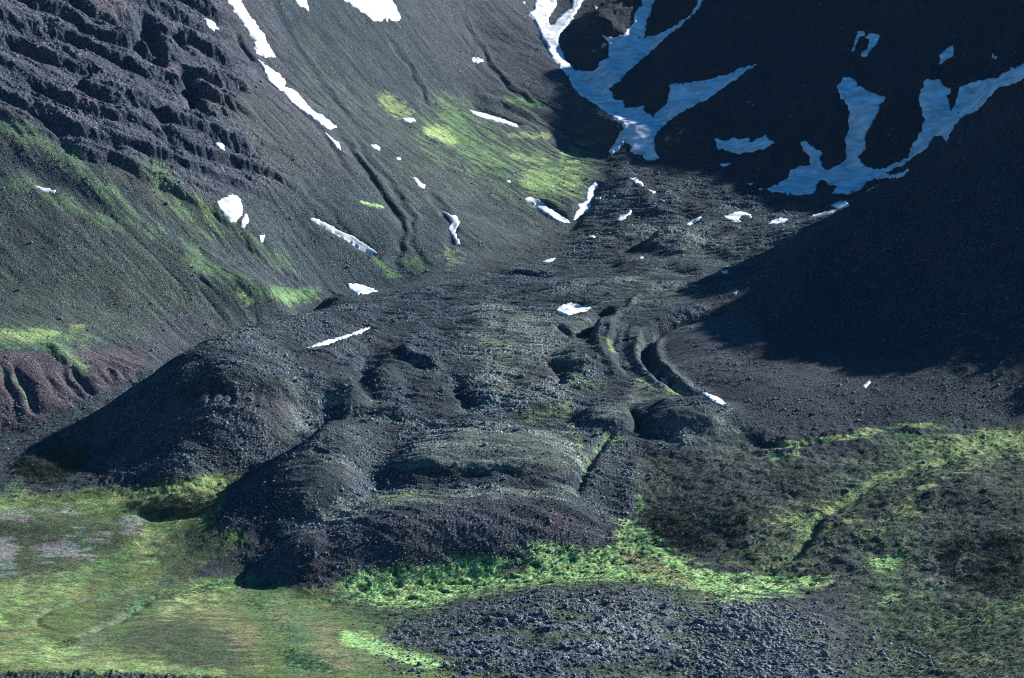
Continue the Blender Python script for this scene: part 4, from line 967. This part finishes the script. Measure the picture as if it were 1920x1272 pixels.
# ------------------------------------------------------------------ stones and scrub
rng_ = np.random.default_rng(11)
def ico():
    t = (1 + 5 ** .5) / 2
    v = np.array([(-1,t,0),(1,t,0),(-1,-t,0),(1,-t,0),(0,-1,t),(0,1,t),(0,-1,-t),(0,1,-t),(t,0,-1),(t,0,1),(-t,0,-1),(-t,0,1)], float)
    v /= np.linalg.norm(v[0])
    f = np.array([(0,11,5),(0,5,1),(0,1,7),(0,7,10),(0,10,11),(1,5,9),(5,11,4),(11,10,2),(10,7,6),(7,1,8),(3,9,4),(3,4,2),(3,2,6),(3,6,8),(3,8,9),(4,9,5),(2,4,11),(6,2,10),(8,6,7),(9,8,1)])
    return v, f
IV, IF = ico()
def rock_material(name, c):
    m = bpy.data.materials.new(name); m.use_nodes = True; nt = m.node_tree; N = nt.nodes; L = nt.links
    b = N['Principled BSDF']; b.inputs['Roughness'].default_value = .85; b.inputs['Specular IOR Level'].default_value = .3
    tc = N.new('ShaderNodeTexCoord'); n = N.new('ShaderNodeTexNoise'); n.inputs['Scale'].default_value = .9; n.inputs['Detail'].default_value = 4
    L.new(tc.outputs['Object'], n.inputs['Vector'])
    cr = N.new('ShaderNodeValToRGB'); e = cr.color_ramp.elements
    e[0].position = .3; e[0].color = (c[0] * .5, c[1] * .5, c[2] * .5, 1); e[1].position = .68; e[1].color = (c[0] * 1.5, c[1] * 1.5, c[2] * 1.5, 1)
    L.new(n.outputs[0], cr.inputs[0]); L.new(cr.outputs[0], b.inputs['Base Color'])
    bp = N.new('ShaderNodeBump'); bp.inputs['Distance'].default_value = .4; L.new(n.outputs[0], bp.inputs['Height']); L.new(bp.outputs[0], b.inputs['Normal'])
    return m
rock_dark = rock_material('basalt_block', (.13, .15, .17)); rock_pale = rock_material('pale_block', (.14, .15, .16))
VISI = SG.vis & (dax[:, None] > 2700)
def pick(mask_px, n, power=1.0):
    """random visible ground points, spread evenly as seen, weighted by a traced mask"""
    jj = np.flatnonzero(mask_px.max(0) > .02); ii = np.flatnonzero(mask_px.max(1) > .02)
    x0, x1, y0, y1 = jj[0] * 2, jj[-1] * 2 + 2, ii[0] * 2, ii[-1] * 2 + 2
    sub = mask_px[ii[0]:ii[-1] + 1, jj[0]:jj[-1] + 1]; k = int(n / max(float(sub.mean()), .01) * 1.3) + 50
    px = rng_.uniform(x0, x1, k); py = rng_.uniform(y0, y1, k)
    w = mask_px[np.clip((py / 2).astype(int), 0, MH - 1), np.clip((px / 2).astype(int), 0, MW - 1)]
    ok = rng_.uniform(0, 1, k) < w; px = px[ok][:n]; py = py[ok][:n]
    out = np.empty((len(px), 3)); keep = np.ones(len(px), bool)
    U = (px - 960) / F; V = (py - 636) / F; kk = cp + V * sp; a = U / kk; T = (sp - V * cp) / kk
    j = np.clip(np.searchsorted(aax, a), 1, NC - 1)
    for q in range(len(px)):
        i = int(np.searchsorted(SG.M[:, j[q]], T[q]))
        if i >= NR - 2: keep[q] = False; continue
        D = dax[i]; out[q] = (a[q] * D, D, Z[i, j[q]])
    return out[keep]
def rubble(name, label, pos, size, mat):
    n = len(pos)
    V = IV[None] * (1 + rng_.uniform(-.28, .28, (n, 12, 1)))
    sc_ = size[:, None] * rng_.uniform(.6, 1.25, (n, 3)); sc_[:, 2] *= .75
    V = V * sc_[:, None, :]
    t = rng_.uniform(0, 2 * math.pi, n); c, s = np.cos(t)[:, None], np.sin(t)[:, None]
    tl = rng_.uniform(-.6, .6, n); c2, s2 = np.cos(tl)[:, None], np.sin(tl)[:, None]
    y_, z_ = V[..., 1] * c2 - V[..., 2] * s2, V[..., 1] * s2 + V[..., 2] * c2
    x_, y2 = V[..., 0] * c - y_ * s, V[..., 0] * s + y_ * c
    co = np.stack([x_, y2, z_], -1) + pos[:, None, :] + np.array([0, 0, .25]) * size[:, None, None]
    co = co.reshape(-1, 3); f = (IF[None] + (np.arange(n) * 12)[:, None, None]).reshape(-1, 3).astype(np.int32)
    me = bpy.data.meshes.new(name); me.vertices.add(len(co)); me.vertices.foreach_set('co', co.astype(f32).ravel())
    me.loops.add(f.size); me.loops.foreach_set('vertex_index', f.ravel()); me.polygons.add(len(f)); me.polygons.foreach_set('loop_start', np.arange(0, f.size, 3, dtype=np.int32))
    me.update(); me.materials.append(mat)
    o = bpy.data.objects.new(name, me); sc.collection.objects.link(o); o['kind'] = 'stuff'; o['label'] = label
    return o
gl = Pm(GLAC, 8) * .55 * (1 - .6 * Pm([(480,1085),(550,1025),(700,965),(900,945),(1050,952),(1145,990),(1140,1022),(850,1057),(640,1092)], 10))
for a_, p in ((.9, [(200,790),(300,760),(420,790),(540,830),(480,880),(330,900),(200,885)]), (.9, [(480,610),(700,560),(900,510),(1040,490),(1060,540),(900,620),(860,700),(700,650),(560,650)]), (.9, [(1060,420),(1180,300),(1290,340),(1280,420),(1150,480)]), (.7, [(1250,340),(1600,385),(1560,420),(1350,400)]), (.8, [(820,640),(900,640),(890,760),(820,740)])):
    gl = np.maximum(gl, Pm(p, 14) * a_)
for p in ([(690,920),(900,915),(1080,915),(1080,940),(700,950)], [(740,850),(1050,810),(1080,880),(780,890)], [(1200,710),(1290,740),(1150,780)]):
    gl *= 1 - .7 * Pm(p, 10)
for p in ([(740,880),(800,820),(1040,800),(1090,890),(900,900)], [(530,870),(650,865),(690,890),(560,930)], [(1130,780),(1200,710),(1300,745),(1390,800),(1340,835),(1100,800)]):
    gl *= 1 - .6 * Pm(p, 10)
low = np.maximum(gl, Pm([(1230,640),(1330,600),(1500,700),(1900,710),(1920,790),(1400,800),(1330,740)], 16) * .5)
low = np.maximum(low, .5 * Pm([(0,830),(200,735),(240,720),(130,800),(60,850),(0,880)], 6))
low = np.maximum(low, .12 * (1 - Pm([(0,930),(240,925),(400,975),(460,1085),(1150,1022),(1240,1000),(1350,1075),(1600,1070),(1500,1110),(1300,1110),(900,1240),(900,1272),(0,1272)], 8)))
pos = pick(low, 80000)
big = np.exp(rng_.normal(0, .55, len(pos)))
rubble('rubble_blocks', 'loose dark grey blocks strewn over the rubble hills and talus', pos, .55 * big, rock_dark)
far = pick(np.maximum(Pm([(520,0),(1000,0),(1160,270),(1060,430),(900,500),(700,550),(560,420)], 20) * .6, Pm([(0,0),(560,0),(560,420),(0,250)], 20) * .5), 14000)
rubble('scree_stones', 'scattered grey stones on the steep scree slopes', far, .6 * np.exp(rng_.normal(0, .5, len(far))), rock_dark)
kn_ = np.maximum(.3 * Pm([(1560,1190),(1640,1180),(1760,1230),(1780,1272),(1560,1272)], 16), Pm([(1290,1150),(1400,1125),(1520,1150),(1560,1190),(1545,1230),(1610,1272),(1330,1272),(1290,1210)], 12) * 1.0, Pm([(1050,1190),(1280,1150),(1300,1230),(1050,1230)], 20) * .35)
pos = pick(kn_, 5000)
rubble('pale_blocks', 'pale angular blocks heaped on the rocky knoll in front', pos, .6 * np.exp(rng_.normal(0, .65, len(pos))), rock_pale)
pos = pick(np.maximum(kn_, .5 * Pm([(700,1200),(870,1135),(1010,1102),(1285,1100),(1300,1190),(1500,1272),(870,1272)], 10)), 9000)
rubble('dark_blocks', 'dark broken blocks among the slabs of the rocky knoll', pos, .65 * np.exp(rng_.normal(0, .6, len(pos))), rock_dark)
log('rubble')
# large single boulders
def boulder_mesh(seed):
    r = np.random.default_rng(seed)
    v, f = IV.copy(), IF
    mids = {}; vs = [tuple(p) for p in v]; nf = []
    def mid(a, b):
        k = (min(a, b), max(a, b))
        if k not in mids:
            m = (np.array(vs[a]) + np.array(vs[b])) / 2; m /= np.linalg.norm(m); mids[k] = len(vs); vs.append(tuple(m))
        return mids[k]
    for a, b, c in f:
        ab, bc, ca = mid(a, b), mid(b, c), mid(c, a); nf += [(a, ab, ca), (b, bc, ab), (c, ca, bc), (ab, bc, ca)]
    v = np.array(vs)
    for k in range(9):                       # split planes
        d = r.normal(size=3); d /= np.linalg.norm(d); h = r.uniform(.45, .8)
        e = v @ d; v = v - np.clip(e - h, 0, None)[:, None] * d
    v *= r.uniform(.75, 1.15, 3); v[:, 2] *= .8
    v += r.normal(size=v.shape) * .02
    me = bpy.data.meshes.new('boulder'); me.from_pydata(v.tolist(), [], nf); me.update(); return me
BM = {m.name: [] for m in (rock_dark, rock_pale)}
for mat in (rock_dark, rock_pale):
    for k in range(6):
        me = boulder_mesh(k + 40); me.materials.append(mat); BM[mat.name].append(me)
_bn = 0
def boulder(px, py, size, label, group, mat=None):
    global _bn
    mat = mat or rock_dark; _bn += 1
    x, y = SG.hit(px, py); a = x / y
    j = int(np.clip(np.searchsorted(aax, a), 1, NC - 1)); i = int(np.clip(np.searchsorted(dax, y), 1, NR - 1))
    o = bpy.data.objects.new('boulder', BM[mat.name][_bn % 6]); sc.collection.objects.link(o)
    o.location = (x, y, float(Z[i, j]) + size * .25); o.scale = (size, size, size); o.rotation_euler = (0, 0, _bn * 2.4)
    o['label'] = label; o['category'] = 'boulder'; o['group'] = group
for px, py, s, lb, mt_ in [
  (768, 1000, 2.6, 'pale boulder alone on the front lobe above a dark block', rock_pale), (688, 1017, 3.6, 'large dark boulder beside a pale one on the front lobe', rock_dark), (694, 1011, 1.8, 'small pale boulder leaning on the large dark one on the front lobe', rock_pale),
  (1000, 1048, 4.2, 'big dark boulder standing in the bright green belt', rock_dark), (1009, 1054, 2.6, 'smaller dark boulder just right of the big one in the green belt', rock_dark), (950, 1046, 2.4, 'dark boulder at the left edge of the brown patch in the green belt', rock_dark),
  (114, 931, 3.0, 'dark boulder alone on the upper left meadow', rock_dark), (226, 945, 2.2, 'dark boulder at the left tip of the scrubby bank', rock_dark), (391, 1017, 2.2, 'dark boulder on the meadow between the stream and the middle lobe', rock_dark), (133, 959, 2.4, 'dark boulder among the pale patches of the meadow', rock_dark),
  (82, 1061, 2.0, 'left one of two dark boulders low on the brown meadow', rock_dark), (118, 1067, 2.0, 'right one of two dark boulders low on the brown meadow', rock_dark), (349, 1048, 1.5, 'small dark boulder above the grey stream bed', rock_dark), (339, 1033, 1.4, 'small dark boulder on the meadow beside the pale streaks', rock_dark), (455, 1090, 2.6, 'pale boulder at the left foot of the front lobe', rock_pale),
  (754, 1141, 3.8, 'dark boulder on the grass left of the rocky knoll', rock_dark), (663, 1172, 2.6, 'dark boulder on the grass beside the lower green fan', rock_dark), (992, 1150, 2.8, 'dark boulder above the cracked slabs of the knoll', rock_dark),
  (776, 1075, 1.8, 'pale boulder at the upper rim of the green belt', rock_pale), (1090, 1035, 1.8, 'pale boulder where the green belt meets the lobe', rock_pale), (1002, 1111, 1.5, 'pale boulder on the brow of the knoll', rock_pale), (990, 1172, 1.7, 'pale boulder on the dark middle of the knoll', rock_pale),
  (1102, 827, 2.4, 'white boulder beside the small green spring', rock_pale), (1116, 926, 1.8, 'pale boulder at the ravine head on the front lobe', rock_pale), (938, 928, 1.8, 'dark boulder on the flat top of the front lobe', rock_dark), (979, 940, 2.0, 'dark boulder at the brow of the front lobe', rock_dark),
  (993, 87, 2.4, 'pale boulder high on the bare scree left of the forked gully', rock_pale), (999, 112, 2.2, 'pale boulder below another on the scree left of the forked gully', rock_pale), (530, 439, 2.4, 'pale boulder near the tiny square snow patch', rock_pale), (749, 160, 1.8, 'pale boulder below the fringe of the broad snowfield', rock_pale),
  (502, 629, 2.4, 'pale boulder on the crest of the great lobe', rock_pale), (527, 688, 2.2, 'pale boulder above the nose of the great lobe', rock_pale), (951, 544, 2.8, 'brown boulder on the dark rubble near the centre', rock_dark), (940, 541, 2.0, 'smaller boulder left of the brown one near the centre', rock_dark), (563, 818, 2.6, 'dark block at the right end of the great lobe', rock_dark),
  (1585, 1138, 3.4, 'grey boulder on the purple gravel below the bright green patch', rock_pale), (1508, 1124, 2.2, 'small grey boulder at the left of the purple gravel', rock_pale), (1550, 1166, 1.6, 'small boulder in the middle of the purple gravel', rock_pale), (1625, 1097, 2.0, 'dark boulder on the brown ground below the bright green patch', rock_dark), (1748, 1135, 2.4, 'dark boulder on the olive ground right of the green tufts', rock_dark), (1590, 942, 1.8, 'pale boulder beside the grassy rill on the right slope', rock_pale), (1586, 933, 1.4, 'small pale boulder above another beside the grassy rill', rock_pale),
  (1422, 565, 2.0, 'dark boulder on the sunlit rubble beyond the spur foot', rock_dark), (1358, 499, 2.0, 'pale boulder above the tiny snow dash in the sunlit rubble', rock_pale), (1615, 704, 1.8, 'pale boulder above the tiny snow patch on the talus', rock_pale), (720, 480, 1.8, 'boulder below the tip of the slanting snow streak', rock_dark)]:
    boulder(px, py, s * .8, lb, 'single boulders one can pick out', mt_)
def many(mask, n, s0, label, group, mat):
    P_ = pick(mask, n)
    for p in P_:
        T = (p[2] - CZ) / p[1]; px, py = project(p[0], p[1], p[2])
        boulder(float(px), float(py), s0 * math.exp(rng_.normal(-.05, .4)), label, group, mat)
many(Pm([(1290,1155),(1400,1130),(1520,1155),(1555,1190),(1545,1230),(1600,1268),(1340,1268),(1300,1210)], 6), 90, 1.5, 'large pale block in the jumble of blocks on the rocky knoll', 'large pale blocks of the knoll', rock_pale)
many(np.maximum(Pm([(500,610),(700,565),(900,515),(1040,495),(1050,540),(860,690),(700,640)], 6), Pm([(1080,420),(1180,310),(1280,340),(1260,420),(1150,470)], 6)), 90, 1.4, 'large dark block in the coarse rubble of the hills', 'large dark blocks of the rubble hills', rock_dark)
many(np.maximum(Pm([(480,1085),(550,1025),(700,965),(900,945),(1050,952),(1145,990),(1140,1022),(850,1057),(640,1092)], 6), Pm([(200,880),(330,860),(480,860),(480,885),(330,902)], 6)), 60, 1.0, 'middle sized grey block on a steep lobe front', 'blocks on the lobe fronts', rock_pale)
log('boulders')
# low scrub: clumps of small leaves
def leaf_material(name, c):
    m = bpy.data.materials.new(name); m.use_nodes = True; nt = m.node_tree; N = nt.nodes; L = nt.links
    b = N['Principled BSDF']; b.inputs['Roughness'].default_value = .8
    tc = N.new('ShaderNodeTexCoord'); n = N.new('ShaderNodeTexNoise'); n.inputs['Scale'].default_value = .12; n.inputs['Detail'].default_value = 4
    L.new(tc.outputs['Object'], n.inputs['Vector']); cr = N.new('ShaderNodeValToRGB'); e = cr.color_ramp.elements
    e[0].position = .35; e[0].color = tuple(x * .55 for x in c) + (1,); e[1].position = .65; e[1].color = tuple(x * 1.6 for x in c) + (1,)
    L.new(n.outputs[0], cr.inputs[0]); L.new(cr.outputs[0], b.inputs['Base Color']); return m
def scrub(name, label, pos, h, c, leaves=14):
    n = len(pos); k = leaves
    cen = pos[:, None, :] + rng_.normal(size=(n, k, 3)) * np.array([1.5, 1.5, .55]) * h[:, None, None] * .6 + np.array([0, 0, .5]) * h[:, None, None]
    d1 = rng_.normal(size=(n, k, 3)); d1 /= np.linalg.norm(d1, axis=-1, keepdims=True); d2 = rng_.normal(size=(n, k, 3)); d2 -= (d2 * d1).sum(-1, keepdims=True) * d1; d2 /= np.linalg.norm(d2, axis=-1, keepdims=True)
    s = (h[:, None, None] * .42) * rng_.uniform(.6, 1.3, (n, k, 1)); d1 = d1 * s; d2 = d2 * s * .7
    q = np.stack([cen - d1, cen - d2 * .8, cen + d1, cen + d2], 2).reshape(-1, 3); m = len(q) // 4
    me = bpy.data.meshes.new(name); me.vertices.add(len(q)); me.vertices.foreach_set('co', q.astype(f32).ravel())
    me.loops.add(m * 4); me.loops.foreach_set('vertex_index', np.arange(m * 4, dtype=np.int32)); me.polygons.add(m); me.polygons.foreach_set('loop_start', np.arange(0, m * 4, 4, dtype=np.int32))
    me.update(); me.materials.append(leaf_material(name + '_leaves', c)); o = bpy.data.objects.new(name, me); sc.collection.objects.link(o); o['kind'] = 'stuff'; o['label'] = label
sm = np.maximum.reduce([Pm([(20,885),(60,850),(160,828),(182,850),(150,882),(110,906),(60,905)], 5), Pm([(240,948),(290,934),(400,930),(412,950),(350,972),(300,974)], 4), Pm([(1755,1035),(1800,1005),(1920,985),(1920,1105),(1860,1112),(1770,1095)], 12) * .8, Pm([(1200,962),(1240,950),(1330,1000),(1345,1040),(1280,1034),(1222,992)], 10) * .7,
   Pm([(1440,880),(1540,880),(1540,930),(1440,930)], 14) * .35, Pm([(1260,930),(1420,940),(1400,1010),(1280,990)], 14) * .35, Pm([(1680,1150),(1920,1100),(1920,1272),(1650,1272)], 20) * .3, Pm([(1200,860),(1700,860),(1920,820),(1920,1100),(1600,1060),(1350,1050)], 20) * .14])
pos = pick(sm, 9000); scrub('willow_scrub', 'dark low willow scrub on banks and hollows', pos, rng_.uniform(.8, 2.0, len(pos)), (.022, .040, .022))
sm = np.maximum.reduce([Lm([(440,1096),(330,1112),(270,1128),(240,1152)], 14, 5), Lm([(140,1202),(105,1215)], 12, 4), Lm([(470,1120),(500,1150),(540,1180)], 26, 8) * .5, Pm([(530,1220),(560,1222),(600,1240),(640,1255),(580,1262),(540,1250)], 6), Pm([(640,1100),(740,1068),(900,1048),(1000,1040),(1150,1024),(1300,1064),(1450,1082),(1580,1080),(1440,1112),(1300,1108),(900,1118),(760,1146),(660,1140)], 8) * .4, Pm([(1320,1112),(1370,1108),(1375,1122),(1330,1124)], 4), Pm([(620,1100),(860,1110),(880,1150),(1000,1155),(800,1200),(700,1180)], 14) * .4, Pm([(1600,1120),(1920,1100),(1920,1230),(1640,1200)], 16) * .25])
pos = pick(sm, 9000); scrub('green_shrubs', 'low green shrubs and tussocks along the rills and the meadow edge', pos, rng_.uniform(.5, 1.2, len(pos)), (.06, .13, .05))
log('scrub')
# ------------------------------------------------------------------ thin mountain air
hx0, hx1 = float(X.min()) - 400, float(X.max()) + 400
hz1 = max(float(Z.max()), CZ) + 60; hz0 = float(Z.min()) - 30
hv = [(x, y, z) for z in (hz0, hz1) for y in (-300, float(dax[-1]) + 300) for x in (hx0, hx1)]
hf = [(0, 2, 3, 1), (4, 5, 7, 6), (0, 1, 5, 4), (2, 6, 7, 3), (0, 4, 6, 2), (1, 3, 7, 5)]
hm_ = bpy.data.meshes.new('haze'); hm_.from_pydata(hv, [], hf); hm_.update()
haze = bpy.data.objects.new('haze', hm_); sc.collection.objects.link(haze); haze['kind'] = 'stuff'
mt = bpy.data.materials.new('thin_air'); mt.use_nodes = True; nt = mt.node_tree
for n in list(nt.nodes):
    if n.type != 'OUTPUT_MATERIAL': nt.nodes.remove(n)
pv = nt.nodes.new('ShaderNodeVolumePrincipled')
pv.inputs['Color'].default_value = (.42, .66, 1.0, 1); pv.inputs['Density'].default_value = HAZE_D; pv.inputs['Anisotropy'].default_value = 0.0
nt.links.new(pv.outputs[0], nt.nodes['Material Output'].inputs['Volume'])
hm_.materials.append(mt)
